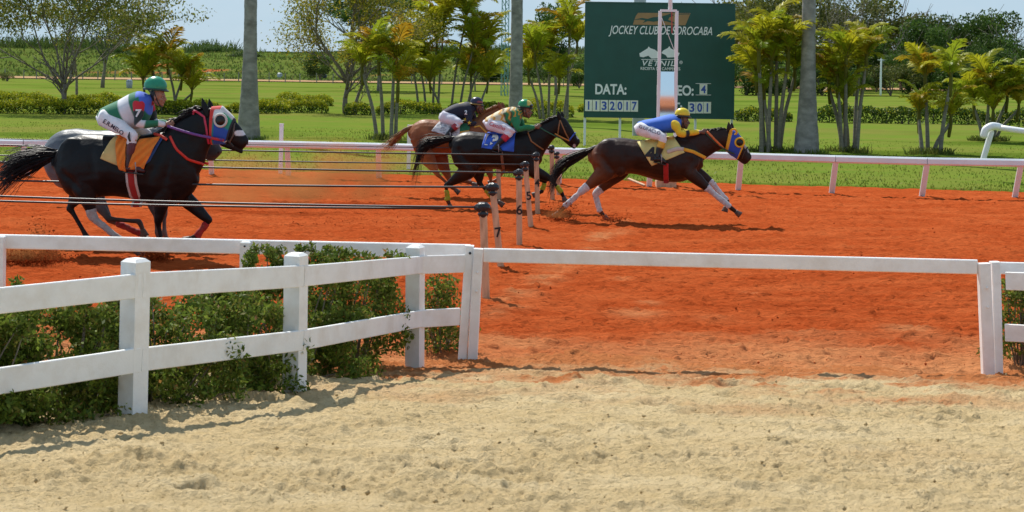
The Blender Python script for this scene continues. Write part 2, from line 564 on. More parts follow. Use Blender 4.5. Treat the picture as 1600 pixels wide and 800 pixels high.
# pale sand apron that slopes down from the photographer to the track
us = np.arange(-.44, .441, .0013)
Ds = np.arange(5.0, 15.6, .0175)
X, Y, nu, nd = fan_grid(us, Ds)
t = 14.2 - Y
base = .086 * (t + np.sqrt(t * t + .3)) / 2
Z = base + .040 * fbm(X * .55, Y * .8, 51, 3) + .020 * fbm(X * 2.3, Y * 2.6, 53, 3, .55) + .018 * fbm(X * 7, Y * 7.5, 57, 3, .7) + .020 * fbm(X * 26, Y * 24, 58, 2, .9)
rough = .35 + 1.0 * sstep(-.30, .40, fbm(X * .7, Y * .8, 62, 3))
Z = base + (Z - base) * (.45 + .55 * rough)
Z -= rough * .05 * np.clip(fbm(X * 9, Y * 10, 59, 3) - .26, 0, 1) + .03 * np.clip(fbm(X * 19, Y * 19, 60, 2) - .30, 0, 1)
Z += .06 * np.clip(fbm(X * 3.3, Y * 3.6, 61, 3) - .36, 0, 1)
Z += .030 * np.clip(fbm(X * 17, Y * 17, 63, 2) - .22, 0, 1)
for i in range(130):
    qx, qy = random.uniform(-2.2, 4.6), random.uniform(6.6, 13.4)
    r = random.uniform(.05, .14); an = random.uniform(0, 3.1)
    dx = (X - qx) * math.cos(an) + (Y - qy) * math.sin(an); dy = -(X - qx) * math.sin(an) + (Y - qy) * math.cos(an)
    d2 = (dx / (r * 1.5)) ** 2 + (dy / r) ** 2
    Z += -.026 * np.exp(-d2 * 1.6) + .018 * np.exp(-((np.sqrt(d2) - 1.45) / .35) ** 2)
eg = track_edge(X, 5)
Z -= .15 * sstep(-1.1, 1.0, Y - eg + .9 * fbm(X * 1.5, Y * 2, 71, 4))
# little heaps of sand at the feet of the posts
posts_px = [(207, 657), (462, 613), (650, 566), (733, 560), (1546, 578)]
for px, py in posts_px:
    q = on_sand(px, py)
    Z += .012 * np.exp(-((X - q.x) ** 2 + (Y - q.y) ** 2) / .05)
mixc = np.clip(sstep(-2.3, -.4, Y - eg - .1 + 2.1 * fbm(X * 1.3, Y * 1.9, 73, 5, .65)), 0, 1)
thick = base + .04 * fbm(X * .55, Y * .8, 51, 3) - .15 * sstep(-1.1, 1.0, Y - eg + .9 * fbm(X * 1.5, Y * 2, 71, 4)) + .05 * fbm(X * 2.6, Y * 3.4, 77, 4, .6)
mixc = np.maximum(mixc, sstep(.13, .005, thick))
blot = np.clip(fbm(X * .8, Y * 1.0, 79, 5) - .22, 0, 1) * 1.1
mixc = np.clip(mixc + blot * sstep(8.0, 12.5, Y), 0, 1)
sand_apron = link("sand_apron", np_mesh("sand_apron", np.stack([X, Y, Z], 1), grid_quads(nu, nd), np.stack([mixc] * 3, 1), True), M['sand'])
sand_apron["kind"] = "structure"

# plain ground that carries on behind and beside the photographer
gx = np.linspace(-60, 60, 61); gy = np.concatenate([np.linspace(-45, 5.2, 26)])
GX, GY = np.meshgrid(gx, gy); GX = GX.ravel(); GY = GY.ravel()
GZ = np.where(GY > 3, .086 * (14.2 - GY), .086 * 11.2) - .03
o = link("forecourt_ground", np_mesh("forecourt_ground", np.stack([GX, GY, GZ], 1), grid_quads(61, 26), np.zeros((len(GX), 3)), True), M['sand'])
o["kind"] = "structure"

# lawn and pasture beyond the far rail
us = np.linspace(-.5, .5, 260)
Ds = np.concatenate([np.arange(32.5, 60, .22), 60 * 1.022 ** np.arange(0, 64)])
X, Y, nu, nd = fan_grid(us, Ds)
far_edge = 37.35 - .21 * (X + 2) + .10 * fbm(X * 1.7, Y * 0, 83, 3)
Z = .035 + .06 * fbm(X * .5, Y * .5, 85, 3) * sstep(0, 3, Y - far_edge) + .25 * fbm(X * .04, Y * .04, 87, 2) * sstep(60, 120, Y) * sstep(195, 150, Y)
Z -= .30 * sstep(.22, -.25, Y - far_edge)
patch = np.clip(sstep(.05, .45, fbm(X * .10, Y * .35, 89, 4)) * .8 + .8 * sstep(.8, 0, Y - far_edge), 0, 1)
lawn = link("lawn", np_mesh("lawn", np.stack([X, Y, Z], 1), grid_quads(nu, nd), np.stack([patch * 1.0] * 3, 1), True), M['lawn'])
lawn["kind"] = "structure"

# far dirt road and rising scrub hill
us = np.linspace(-.62, .62, 300); Ds = np.arange(196, 215, 3.0)
X, Y, nu, nd = fan_grid(us, Ds)
Z = .13 + .03 * fbm(X * .05, Y * .05, 91, 2) + 0 * X
o = link("dirt_road", np_mesh("dirt_road", np.stack([X, Y, Z], 1), grid_quads(nu, nd), None, True), M['road_dirt'])
o["kind"] = "structure"
def hill_z(X, Y):
    s = sstep(214, 330, Y)
    return .05 + s * (4.0 + .9 * fbm(X * .012, Y * .01, 93, 3) + .7 * sstep(-60, 10, X)) + .5 * s * fbm(X * .07, Y * .07, 95, 3)
Ds = np.arange(213, 470, 3.2)
X, Y, nu, nd = fan_grid(us, Ds)
soil = sstep(.30, .42, fbm(X * .05 + 4, Y * .03, 97, 4)) * sstep(232, 246, Y) * sstep(300, 280, Y)
hill = link("hill", np_mesh("hill", np.stack([X, Y, hill_z(X, Y)], 1), grid_quads(nu, nd), np.stack([soil] * 3, 1), True), M['hill'])
hill["kind"] = "structure"

# ------------------------------------------------------------------ leaves
def leaf_cloud(centres, size, cols, asp=.45, up=.35, jit=.35, droop=0.0):
    """rhombic leaves, one per centre: arrays of verts/quads/colours"""
    n = len(centres)
    d = rng.normal(size=(n, 3)); d[:, 2] += up
    d[:, 2] -= droop
    d /= np.linalg.norm(d, axis=1, keepdims=True)
    e = rng.normal(size=(n, 3)); e -= d * (e * d).sum(1, keepdims=True); e /= np.linalg.norm(e, axis=1, keepdims=True)
    s = size * (1 + jit * rng.uniform(-1, 1, n))[:, None]
    nrm = np.cross(d, e)
    c = np.asarray(centres)
    v = np.empty((n, 4, 3))
    v[:, 0] = c - d * s * .5
    v[:, 1] = c + e * s * asp * .5 + nrm * s * .06
    v[:, 2] = c + d * s * .5
    v[:, 3] = c - e * s * asp * .5 + nrm * s * .06
    q = np.arange(n * 4).reshape(n, 4)
    return v.reshape(-1, 3), q, np.repeat(cols, 4, axis=0)

def pal(n, *cols, jit=.12):
    """random mix of palette colours"""
    c = np.array(cols)[rng.integers(0, len(cols), n)]
    return np.clip(c * (1 + jit * rng.normal(size=(n, 1))), 0.003, 1)

def grass_blades(name, pts, h, cols, w=.012):
    n = len(pts)
    a = rng.uniform(0, 6.28, n); hh = h * rng.uniform(.5, 1.3, n)
    lean = rng.normal(size=(n, 2)) * .4
    v = np.empty((n, 4, 3)); p = np.asarray(pts)
    dx = np.stack([np.cos(a), np.sin(a), 0 * a], 1) * w
    tip = p + np.stack([lean[:, 0] * hh, lean[:, 1] * hh, hh], 1)
    v[:, 0] = p - dx; v[:, 1] = p + dx; v[:, 2] = tip + dx * .25; v[:, 3] = tip - dx * .25
    return np_mesh(name, v.reshape(-1, 3), np.arange(n * 4).reshape(n, 4), np.repeat(cols, 4, 0))

n = 30000
yy = 35 + 24 * rng.uniform(0, 1, n) ** 1.4; uu = rng.uniform(-.36, .36, n); xx = uu * yy
ed = 37.35 - .21 * (xx + 2)
yy = ed - .05 + (yy - 35)
keep = rng.uniform(0, 1, n) < .55 + .7 * fbm(xx * .6, yy * .6, 99, 3)
xx, yy = xx[keep], yy[keep]; n = len(xx)
me = grass_blades("grass", np.stack([xx, yy, np.full(n, .03)], 1), .045, pal(n, (.15, .22, .022), (.18, .23, .03), (.13, .19, .02), (.2, .2, .04)), .016)
o = link("grass", me, M['leaf']); tag(o, "short mown grass beyond the far running rail", "grass", kind="stuff")

# clods strewn over the red track
def chips(name, P, S, m, label, cat, cols=None):
    """one joined mesh of irregular little lumps"""
    P = np.asarray(P); n = len(P)
    t = np.array([[0, 0, 1], [1, 0, 0], [0, 1, 0], [-1, 0, 0], [0, -1, 0], [0, 0, -1]], float)
    f = np.array([[0, 1, 2], [0, 2, 3], [0, 3, 4], [0, 4, 1], [5, 2, 1], [5, 3, 2], [5, 4, 3], [5, 1, 4]])
    v = t[None] * (1 + .45 * rng.normal(size=(n, 6, 1))) * np.asarray(S)[:, None, None]
    v = v + P[:, None, :]
    fs = (f[None] + (np.arange(n) * 6)[:, None, None]).reshape(-1, 3)
    o = link(name, np_mesh(name, v.reshape(-1, 3), fs, None), m)
    return tag(o, label, cat, kind="stuff")
n = 2200
dd = 14.3 + 22 * rng.uniform(0, 1, n) ** 1.6; uu = rng.uniform(-.36, .36, n)
P = np.stack([uu * dd, dd, .012 + 0 * dd], 1)
keep = (P[:, 1] < 36.6 - .21 * (P[:, 0] + 2)) & (fbm(P[:, 0] * .7, P[:, 1] * .7, 101, 3) > -.15)
P = P[keep]
chips("dirt_clods", P, .004 + .010 * rng.uniform(0, 1, len(P)) ** 4, M['dirt'], "small crumbly clods strewn over the red dirt track", "clods")
n = 800
dd = 6.8 + 7.0 * rng.uniform(0, 1, n); uu = rng.uniform(-.3, .36, n)
P = np.stack([uu * dd, dd, np.array([sand_z(d) for d in dd]) + .012], 1)
chips("sand_clods", P, .003 + .010 * rng.uniform(0, 1, len(P)) ** 4, M['sand'], "small lumps of sand scattered over the pale sand apron", "clods")

# ------------------------------------------------------------------ near fences
fence = empty("board_fence", on_sand(460, 615))
tag(fence, "white two-board fence running back from the foreground in front of the leafy shrubs", "fence")
fo = Vector(fence.location)
P0 = on_sand(207, 657); P1 = on_sand(460, 614); P2 = on_sand(648, 567)
Pm = P0 + Vector((-1.10, -1.40, .02))
Pe = Vector((ray(717, 480)[0] * 14.3, 14.3, .01))
def post_mesh(mb, w, h, cap=.022, depth=.25):
    a = w / 2; b = a - cap
    lv = [(-depth, a), (h - cap * .9, a), (h, b)]
    vs = [(x * r, y * r, z) for z, r in lv for x, y in ((-1, -1), (1, -1), (1, 1), (-1, 1))]
    fs = [(i + 4 * l, (i + 1) % 4 + 4 * l, (i + 1) % 4 + 4 * l + 4, i + 4 * l + 4) for l in range(2) for i in range(4)]
    fs += [(3, 2, 1, 0), (8, 9, 10, 11)]
    return mb.add(vs, fs)
fpts = [Pm, P0, P1, P2]
PW = .125
for i, p in enumerate(fpts):
    t = (fpts[min(i + 1, 3)] - fpts[max(i - 1, 0)])
    an = math.atan2(t.y, t.x)
    mb = MB(); post_mesh(mb, PW, .985)
    o = mb.build("post", M['white_paint'], fence, False, p - fo)
    o.rotation_euler = (random.uniform(-.012, .012), random.uniform(-.012, .012), an)
bw = .028
for i in range(4):
    a = fpts[i]; b = fpts[i + 1] if i < 3 else Pe
    t = (b - a); t.z = 0; t.normalize(); s = Vector((t.y, -t.x, 0))       # towards the viewer
    for zc, hh in ((.825, .15), (.375, .145)):
        e1 = a + s * (PW / 2 - bw / 2 + .006) + Vector((0, 0, zc)) + (t * .002 if i else Vector())
        e2 = b + s * (PW / 2 - bw / 2 + .006) + Vector((0, 0, zc)) - t * .002
        if i == 3 and zc < .5: e2 = e2 - t * .05
        pass
        mb = MB(); mb.beam(e1 - fo, e2 - fo, bw, hh + .006 * random.uniform(-1, 1), bev=.005)
        mb.build("rail", M['white_paint'], fence, False)

# running rail on the inner edge, left of the gate
ra = empty("inner_rail", on_ground(385, 430, 0.0))
tag(ra, "white single-board running rail behind the shrubs, carrying on from the gate", "rail")
ro = Vector(ra.location)
gL = on_sand(727, 559)
dl = Vector((-1, .09, 0)).normalized()
rt = Vector((gL.x + .03, gL.y + .04, gL.z))
ztop = H - ray(735, 382)[1] * rt.y
far_l = rt + dl * 8.5
z_far = ztop - .015
mb = MB(); mb.beam(Vector((rt.x, rt.y, ztop - .062)) - ro, Vector((far_l.x, far_l.y, z_far - .062)) - ro, .05, .124, bev=.008)
mb.build("rail", M['white_paint'], ra, False)
for px in (385, 3, -330):
    a = ray(px, 400)[0]
    # point on the rail line at this bearing
    s = (a * rt.y - rt.x) / (dl.x - a * dl.y)
    p = rt + dl * s + Vector((0, -.06, 0)); p.z = sand_z(p.y) - .05
    mb = MB(); post_mesh(mb, .085, ztop - p.z - .012 + .0, .012)
    mb.build("post", M['white_paint'], ra, False, p - ro)
    mb = MB(); mb.ball(p - ro + Vector((0.0, -.045, ztop - p.z - .05)), .009, 8, 5); mb.build("bolt", M['black_plastic'], ra)
mb = MB(); a0 = gL + Vector((-.035, 0, -.2)); mb.beam(a0 - ro, Vector((rt.x - .005, rt.y - .035, ztop - .004)) - ro, .075, .10, up=(0, 1, 0), bev=.006)
mb.build("post", M['white_paint'], ra, False)
mb = MB(); mb.ball(Vector((rt.x - .0, rt.y - .088, ztop - .065)) - ro, .012, 8, 5); mb.build("bolt", M['black_plastic'], ra)

# gate: two posts and a single long bar
ga = empty("gate_bar", on_sand(741, 560))
tag(ga, "white horizontal bar between two white posts closing the gap onto the track", "gate")
go = Vector(ga.location)
gR = on_sand(1538, 577)
def gpost(base, dx, hh, lean, w=.085):
    p = base + Vector((dx, -.012, 0)); p.z -= .2
    top = base + Vector((dx + lean, -.012, hh))
    mb = MB(); mb.beam(p - go, top - go, w, .09, up=(0, 1, 0), bev=.008)
    o = mb.build("post", M['white_paint'], ga, False)
    for k in (.20, .36):
        q = base + Vector((dx + lean * (1 - k) + .005, -.066, hh - k))
        mb = MB(); mb.ball(q - go, (.011, .008, .011), 8, 5); mb.build("bolt", M['white_paint'], ga)
lb = on_sand(737, 560); hL = H - ray(741, 388)[1] * lb.y - lb.z
gpost(lb, .0, hL, .045)
rb = on_sand(1546, 580); hR = H - ray(1536, 411)[1] * rb.y - rb.z
gpost(rb, -.005, hR, -.06, .098)
tl = Vector((lb.x + .092, lb.y, H - ray(752, 398.5)[1] * lb.y)); tr = Vector((rb.x - .115, rb.y, H - ray(1526, 417)[1] * rb.y))
mb = MB(); mb.beam(tl - go, tr - go, .045, .118, bev=.007); mb.build("rail", M['white_paint'], ga, False)

# right-hand fence, same pattern
fr_ = empty("board_fence", on_sand(1560, 580))
tag(fr_, "white two-board fence to the right of the gate, mostly outside the picture", "fence")
f2 = Vector(fr_.location)
pb = on_sand(1558, 578)
top = pb + Vector((-.045, .0, H - ray(1553, 409)[1] * pb.y - pb.z))
mb = MB(); mb.beam(pb + Vector((.012, .012, -.2)) - f2, top + Vector((.016, .012, 0)) - f2, .075, .10, up=(0, 1, 0), bev=.008)
mb.build("post", M['white_paint'], fr_, False)
q2 = pb + Vector((2.1, -1.5, 0)); q2.z = sand_z(q2.y)
for zc, hh in ((.752, .15), (.318, .145)):
    mb = MB(); a = pb + Vector((.06, -.02, zc)); b = q2 + Vector((0, 0, zc + .02))
    mb.beam(a - f2, b - f2, .03, hh, bev=.005); mb.build("rail", M['white_paint'], fr_, False)
mb = MB(); post_mesh(mb, .125, .98); o = mb.build("post", M['white_paint'], fr_, False, q2 - f2); o.rotation_euler = (0, 0, -.62)
a = pb + Vector((.02, .09, hR - .055)); b = a + Vector((6, -.35, -.01))
rr = empty("inner_rail", pb + Vector((.2, .1, 0)))
tag(rr, "short stretch of white running rail just right of the gate, level with its bar", "rail")
mb = MB(); mb.beam(a - Vector(rr.location), b - Vector(rr.location), .05, .1, bev=.007); mb.build("rail", M['white_paint'], rr, False)
for k in (2.2, 4.6):
    p = a + (b - a).normalized() * k; p.z = 0
    mb = MB(); post_mesh(mb, .085, .93, .01); mb.build("post", M['white_paint'], rr, False, p + Vector((0, .07, 0)) - Vector(rr.location))

# ------------------------------------------------------------------ far running rail
fl = empty("running_rail", on_ground(800, 284))
tag(fl, "long pinkish white running rail on slanted posts along the edge of the lawn", "rail")
flo = Vector(fl.location)
feet = [(-110, 270), (43, 272), (187, 271), (331, 270.5), (451, 273), (592, 276.5), (732, 281), (873, 285), (1014, 289.5), (1153, 294.5), (1299, 299.5), (1440, 303.5), (1585, 306), (1735, 310), (1880, 314)]
tops = []
for px, py in feet:
    f = on_ground(px, py, .03)
    lean = .36
    a = ray(px, 0)
    t = Vector((f.x + .01, f.y - lean, .66))
    tops.append(t)
    mb = MB(); mb.beam(f + Vector((0, .06, -.2)) - flo, t - flo, .115, .05, up=(0, 1, .3), bev=.012)
    mb.build("post", M['rail_paint'], fl, False)
for a, b in zip(tops[:-1], tops[1:]):
    d = (b - a).normalized()
    mb = MB(); mb.beam(a + d * .002 + Vector((0, 0, .055)) - flo, b - d * .002 + Vector((0, 0, .055)) - flo, .11, .155, bev=.032)
    mb.build("rail", M['rail_paint'], fl, False)

# white gooseneck pipe rail on the lawn, right
gk = empty("gooseneck_rail", at_depth(1538, 248, 38.0))
tag(gk, "white pipe rail with a curved gooseneck end standing on the lawn", "rail")
k0 = Vector(gk.location)
def gp(px, py, D=38.0): return at_depth(px, py, D) - k0
mb = MB(); mb.chain([(gp(1534, 257), .068), (gp(1538, 243), .068), (gp(1549, 206), .068)], n=12, sub=3); mb.build("post", M['pipe_white'], gk)
mb = MB(); mb.chain([(gp(1537, 213, 37.9), .085), (gp(1540, 203, 37.9), .09), (gp(1549, 197.5, 37.9), .09), (gp(1559, 198, 38), .085), (gp(1565, 200, 38), .08)], n=12, sub=4); mb.build("elbow", M['pipe_white'], gk)
mb = MB(); mb.chain([(gp(1562, 199.5, 38), .07), (gp(1610, 206.5, 37.6), .07), (gp(1700, 218, 37.2), .07)], n=12, sub=2); mb.build("rail", M['pipe_white'], gk)
for px, py, tp, lab in ((438, 271, 195, "slim white marker post standing alone on the lawn near the royal palm"), (638, 265, 197, "short white marker post on the lawn behind the chestnut horse")):
    b = on_ground(px, py, .03)
    o = empty("marker_post", b); tag(o, lab, "post", "marker posts on the lawn")
    mb = MB(); hh = (py - tp) * b.y / F
    mb.beam((0, 0, -.2), (.015, 0, hh), .09, .06, up=(0, 1, 0), bev=.01); mb.build("shaft", M['pipe_white'], o, False)
    mb = MB(); mb.beam((.015, 0, hh), (.016, 0, hh + .03), .10, .07, up=(0, 1, 0), bev=.02); mb.build("cap", M['pipe_white'], o, False)

# ------------------------------------------------------------------ lane poles and cables
def lane_pole(base_px, top_px, num, label, wrap_r=(.085, .06, .06), ink_side=0, z0=0.0):
    b = on_ground(base_px[0], base_px[1], z0)
    e = empty("lane_pole", b); tag(e, label, "pole", "lane poles across the track")
    tp = at_depth(top_px[0], top_px[1], b.y) - b
    mb = MB(); mb.beam((0, 0, -.25), tp, .082, .055, up=(0, 1, 0), bev=.006)
    mb.build("stake", M['stake'], e, False)
    mb = MB()
    mb.ball(tp + Vector((.0, 0, .03)), wrap_r, 9, 5, rot=Matrix.Rotation(random.uniform(-.5, .5), 3, 'X'))
    mb.ball(tp + Vector((-.05, -.01, .02)), (wrap_r[0] * .7, wrap_r[1] * .8, wrap_r[2] * .75), 7, 4, rot=Matrix.Rotation(.5, 3, 'Y'))
    mb.ball(tp + Vector((.0, 0, -.045)), (.06, .045, .05), 8, 4)
    mb.build("wrapping", M['black_plastic'], e, False)
    ax = tp.normalized()
    if num:
        s, frac, hgt = num
        me = text_mesh(s, None, hgt, bold=.02)
        o = link("number", me, M['ink'], e)
        o.location = tp * frac + Vector((0, -.031, 0)); o.rotation_euler = (math.radians(90), math.asin(ax.x), 0)
    return e, b + tp
P8, w8 = lane_pole((761, 467), (755, 328), None, "unnumbered wooden pole nearest the gate, black plastic wrapped round its top")
P7, w7 = lane_pole((786, 417), (770, 296), ("7", .45, .125), "leaning wooden pole marked 7, black wrapping on its top")
P6, w6 = lane_pole((812, 382), (811, 273), ("6", .50, .14), "wooden pole marked 6 in black, between poles 5 and 7", (.065, .05, .055))
P5, w5 = lane_pole((832, 355), (821, 260), ("5", .52, .13), "leaning wooden pole marked 5 with black wrapped top", (.065, .05, .055))
P4, w4 = lane_pole((841, 335), (838, 245), ("4", .55, .13), "wooden pole marked 4 in front of the dark horse's chest", (.065, .05, .055))
P3, w3 = lane_pole((864, 312), (862, 233), None, "unnumbered wooden pole under the dark horse's muzzle, left of its twin", (.06, .055, .055))
P2_, w2 = lane_pole((874, 304), (870, 242), None, "short wooden pole by the black tail of the leading horse", (.06, .055, .04))
P1_, w1 = lane_pole((781, 312), (778, 249), None, "weathered wooden pole half hidden behind the dark bay horse", (.04, .04, .04))
# number marks worn off the nearest stake
def cable(w, lpx, lpy, r, label, z_off=.03, end=None):
    a = w + Vector((-.05, -.01, z_off))
    D2 = w.y + .95
    b = at_depth(lpx, lpy, D2)
    b = b + (b - a) * .25
    e = end if end is not None else a
    mb = MB(); pts = []
    for k in range(9):
        t = k / 8
        p = e.lerp(b, t); p.z -= .05 * 4 * t * (1 - t) * .6
        pts.append((p - w, r))
    mb.chain(pts, n=7, sub=2)
    o = mb.build("cable", M['cable'], None, True, w)
    tag(o, label, "cable", "black cables strung back from the lane poles")
cable(w8, -10, 303.5, .012, "upper black cable running back from the unnumbered near pole")
e8 = at_depth(696, 325.5, w8.y + .1)
cable(w8, -10, 310.5, .012, "lower black cable that stops short of the unnumbered near pole", end=e8)
cable(w7, -10, 279, .0135, "black cable running back from the leaning pole marked 7, second nearest")
cable(w6, -10, 250.5, .013, "thick black cable running back from the upright pole marked 6")
cable(w5, -10, 240.5, .011, "thin black cable running back from the pole marked 5")
cable(w4, -10, 224.5, .013, "black cable just under the dark horse's belly, from the pole marked 4")
cable(w3, -10, 215, .009, "thinnest black cable, topmost of those above the far rail", z_off=.0)
# ================================================================== SHRUBS BESIDE THE FENCE
def shrub(name, label, pos, rad, h, n, group, sprigs=6, lean=(0, 0), gaps=.25, twigs=26):
    e = empty(name, pos); tag(e, label, "shrub", group)
    cs, cols = [], []
    nc = 64
    cl = []
    for i in range(nc):
        a = random.uniform(0, 6.28); r = math.sqrt(random.uniform(0, 1)); z = random.uniform(.03, 1)
        prof = (1.0 - .35 * max(0, z - .55) / .45)
        cl.append((math.cos(a) * r * rad[0] * prof + lean[0] * z, math.sin(a) * r * rad[1] * prof + lean[1] * z, z * h, random.uniform(.07, .15)))
    for i in range(sprigs):
        a = random.uniform(0, 6.28); r = random.uniform(.1, .8)
        x, y = math.cos(a) * r * rad[0], math.sin(a) * r * rad[1]
        for k in range(5):
            cl.append((x + lean[0] + .03 * k * random.uniform(-1, 1), y + lean[1], h * (.90 + .065 * k), .05))
    w = np.array([c[3] ** 1.7 for c in cl]); w /= w.sum()
    idx = rng.choice(len(cl), n, p=w)
    C = np.array(cl)[idx]
    off = rng.normal(size=(n, 3)); off /= np.linalg.norm(off, axis=1, keepdims=True)
    off *= (rng.uniform(0, 1, (n, 1)) ** .45) * C[:, 3:4]
    P = C[:, :3] + off * np.array([1.1, 1.1, .95])
    P[:, 2] = np.maximum(P[:, 2], .01)
    cols = pal(n, (.12, .175, .024), (.085, .13, .020), (.16, .22, .03), (.10, .145, .022), (.21, .26, .04), (.18, .17, .035), jit=.2)
    old = rng.uniform(0, 1, n) < .018
    cols[old] = (.30, .16, .05)
    v, q, c = leaf_cloud(P, .040, cols, .46, .5, .35)
    o = link("foliage", np_mesh("foliage", v, q, c), M['leaf'], e); o["kind"] = "stuff"
    mb = MB()
    for i in range(twigs):
        c = cl[random.randrange(len(cl))]
        x0, y0 = c[0] * .3, c[1] * .3
        mb.chain([((x0, y0, -.05), .009), ((x0 * .5 + c[0] * .5 + random.uniform(-.05, .05), y0 * .5 + c[1] * .5, c[2] * .5), .006), ((c[0], c[1], c[2]), .003)], n=5, sub=2)
    mb.build("branches", M['bark'], e)
    return e
def along(t, off):
    """point behind the fence line: t in post intervals from P0, off metres to the track side"""
    pts = [Pm, P0, P1, P2, Pe]
    t += 1; i = max(0, min(3, int(math.floor(t)))); f = t - i
    a, b = pts[i], pts[i + 1]
    d = (b - a); d.z = 0; d.normalize()
    p = a.lerp(b, f) + Vector((-d.y, d.x, 0)) * off
    p.z = sand_z(p.y) - .02
    return p
G = "leafy shrubs behind the white fence"
shrub("shrub", "dense dark green shrub at the picture's lower edge, beside the first post", along(-.50, .52), (.60, .50), .66, 17000, G, 3)
shrub("shrub", "shrub just behind the nearest white post, low and dark with orange leaves", along(-.08, .50), (.52, .44), .70, 13000, G, 3)
shrub("shrub", "shrub filling the bay between the first and second fence posts", along(.42, .46), (.60, .48), .62, 14000, G, 3)
shrub("shrub", "shrub close to the second post, its leaves poking round the post", along(.92, .46), (.52, .45), .68, 12000, G, 2)
shrub("shrub", "broad shrub with sprigs above the board between the second and third posts", along(1.47, .55), (.60, .50), .84, 17000, G, 12)
shrub("shrub", "shrub close behind the third post near the gate", along(1.84, .44), (.50, .40), .80, 10000, G, 7)
shrub("shrub", "small ragged shrub between the last fence board and the gate post", on_sand(688, 556) + Vector((0, .30, 0)), (.20, .26), .60, 2600, G, 3, gaps=.6, twigs=12)
pr = on_sand(1600, 578) + Vector((.12, .42, 0))
shrub("shrub", "shrub behind the boards to the right of the gate", pr, (.30, .28), .70, 3600, G, 2)

# ================================================================== CLIPPED HEDGES ACROSS THE LAWN
def hedge(pxa, pxb, ybase, hgt, label, yellow=.5, depth=1.1, n_per_m=900):
    a, b = on_ground(pxa, ybase), on_ground(pxb, ybase + (pxb - pxa) * ROLL)
    b = Vector((b.x, a.y, 0)); c = (a + b) / 2; L = (b - a).length
    e = empty("hedge", c); tag(e, label, "hedge", "clipped hedges across the lawn")
    n = int(L * n_per_m)
    x = rng.uniform(-.5, .5, n) * L
    hh = hgt * (.86 + .30 * fbm(x * .9 + c.x, x * 0 + ybase, 111, 3) + .12 * fbm(x * 3, x * 0, 113, 2))
    ex = np.clip((L / 2 - np.abs(x)) / .5, .0, 1) ** .5
    hh = hh * (.55 + .45 * ex)
    th = rng.uniform(0, math.pi, n)
    r = rng.uniform(.72, 1.06, n) + .14 * fbm(x * 2.2, th * 2, 115, 2)
    y = np.sign(np.cos(th)) * np.abs(np.cos(th)) ** .55 * depth * .5 * r
    z = np.maximum(.03, np.abs(np.sin(th)) ** .5 * hh * r)
    fill = rng.uniform(0, 1, n) < .3
    z[fill] = rng.uniform(.03, 1, fill.sum()) * hh[fill]
    top = sstep(.30, .9, z / np.maximum(hh, .1))
    g = pal(n, (.055, .10, .012), (.07, .12, .014), (.042, .08, .011))
    yl = pal(n, (.42, .40, .02), (.34, .35, .018), (.20, .26, .018))
    use = rng.uniform(0, 1, n) < (top * yellow * 1.5 + .22 * yellow)
    g[use] = yl[use]
    v, q, cc = leaf_cloud(np.stack([x, y, z], 1), .11, g, .6, .4)
    o = link("foliage", np_mesh("foliage", v, q, cc), M['leaf'], e); o["kind"] = "stuff"
    mb = MB()
    for k in range(int(L * 2)):
        xx = random.uniform(-.48, .48) * L
        mb.chain([((xx, 0, -.1), .03), ((xx + random.uniform(-.1, .1), random.uniform(-.2, .2), hgt * .6), .015)], n=5, sub=1)
    o = mb.build("stems", M['bark'], e); o["kind"] = "stuff"
hedge(-60, 172, 177, .80, "low hedge with yellow tips running left of the sparse pale tree", .75)
hedge(178, 345, 179, .78, "yellow tipped hedge right behind the jockey in the green helmet with red sleeves", .7)
hedge(-60, 88, 165, .84, "back row hedge seen over the front one, left of the sparse tree", .85)
hedge(100, 190, 166, .82, "short back row hedge around the foot of the sparse pale tree", .85)
hedge(352, 452, 178, .70, "hedge to the right of the tall grey palm trunk, with a domed end", .8)
hedge(395, 512, 176, .74, "hedge clump with a rounded end left of the yellow flowering tree", .75)
hedge(432, 520, 166, .80, "small yellow topped back row hedge left of the yellow flowering tree", .95)
hedge(538, 582, 181, .70, "small square hedge clump beside the yellow flowering tree's trunk", .55)
hedge(588, 690, 179, .74, "hedge behind the bare stems of the middle palm clump", .6)
hedge(700, 800, 178, .76, "dark hedge behind the palm stems left of the middle royal palm", .5)
hedge(808, 896, 183, .92, "bright yellow topped hedge between the middle royal palm and the scoreboard", .8)
hedge(903, 940, 176, .72, "end of a hedge peeping out beside the scoreboard's edge", .7)
hedge(1148, 1236, 190, .80, "hedge behind the palm clump right of the scoreboard", .3)
hedge(1275, 1545, 192, .92, "long plain dark green hedge at the right beyond the royal palm", .12)
hedge(1552, 1680, 198, .95, "dark hedge at the right edge behind the gooseneck rail", .1)

# ================================================================== ROYAL PALM TRUNKS
def royal(px, ybase, wbase, wtop, label):
    b = on_ground(px, ybase); s = F / b.y
    e = empty("royal_palm", b); tag(e, label, "palm tree", "tall grey royal palms on the lawn")
    pts = []
    Ht = 13.0
    for k in range(120):
        z = Ht * k / 119
        yy = z * s
        f = min(1, yy / 210)
        r = (wbase * (1 - f) ** 2.2 + wtop * (1 - (1 - f) ** 2.2)) / s / 2
        r *= 1 + .022 * random.uniform(-1, 1)
        pts.append(((.02 * math.sin(z * .5), 0, z - (.3 if k == 0 else 0)), r))
    mb = MB(); mb.chain(pts, n=22, sub=1); mb.build("trunk", M['bark_royal'], e)
    n = 260
    a = rng.uniform(0, 6.28, n); rr = wbase / s / 2 * rng.uniform(.95, 1.7, n)
    me = grass_blades("tuft", np.stack([np.cos(a) * rr, np.sin(a) * rr, 0 * a], 1), .16, pal(n, (.12, .18, .03), (.09, .14, .02)), .02)
    o = link("grass_tuft", me, M['leaf'], e); o["kind"] = "stuff"
royal(388, 220, 39, 20, "tall grey palm trunk just in front of the black horse's nose")
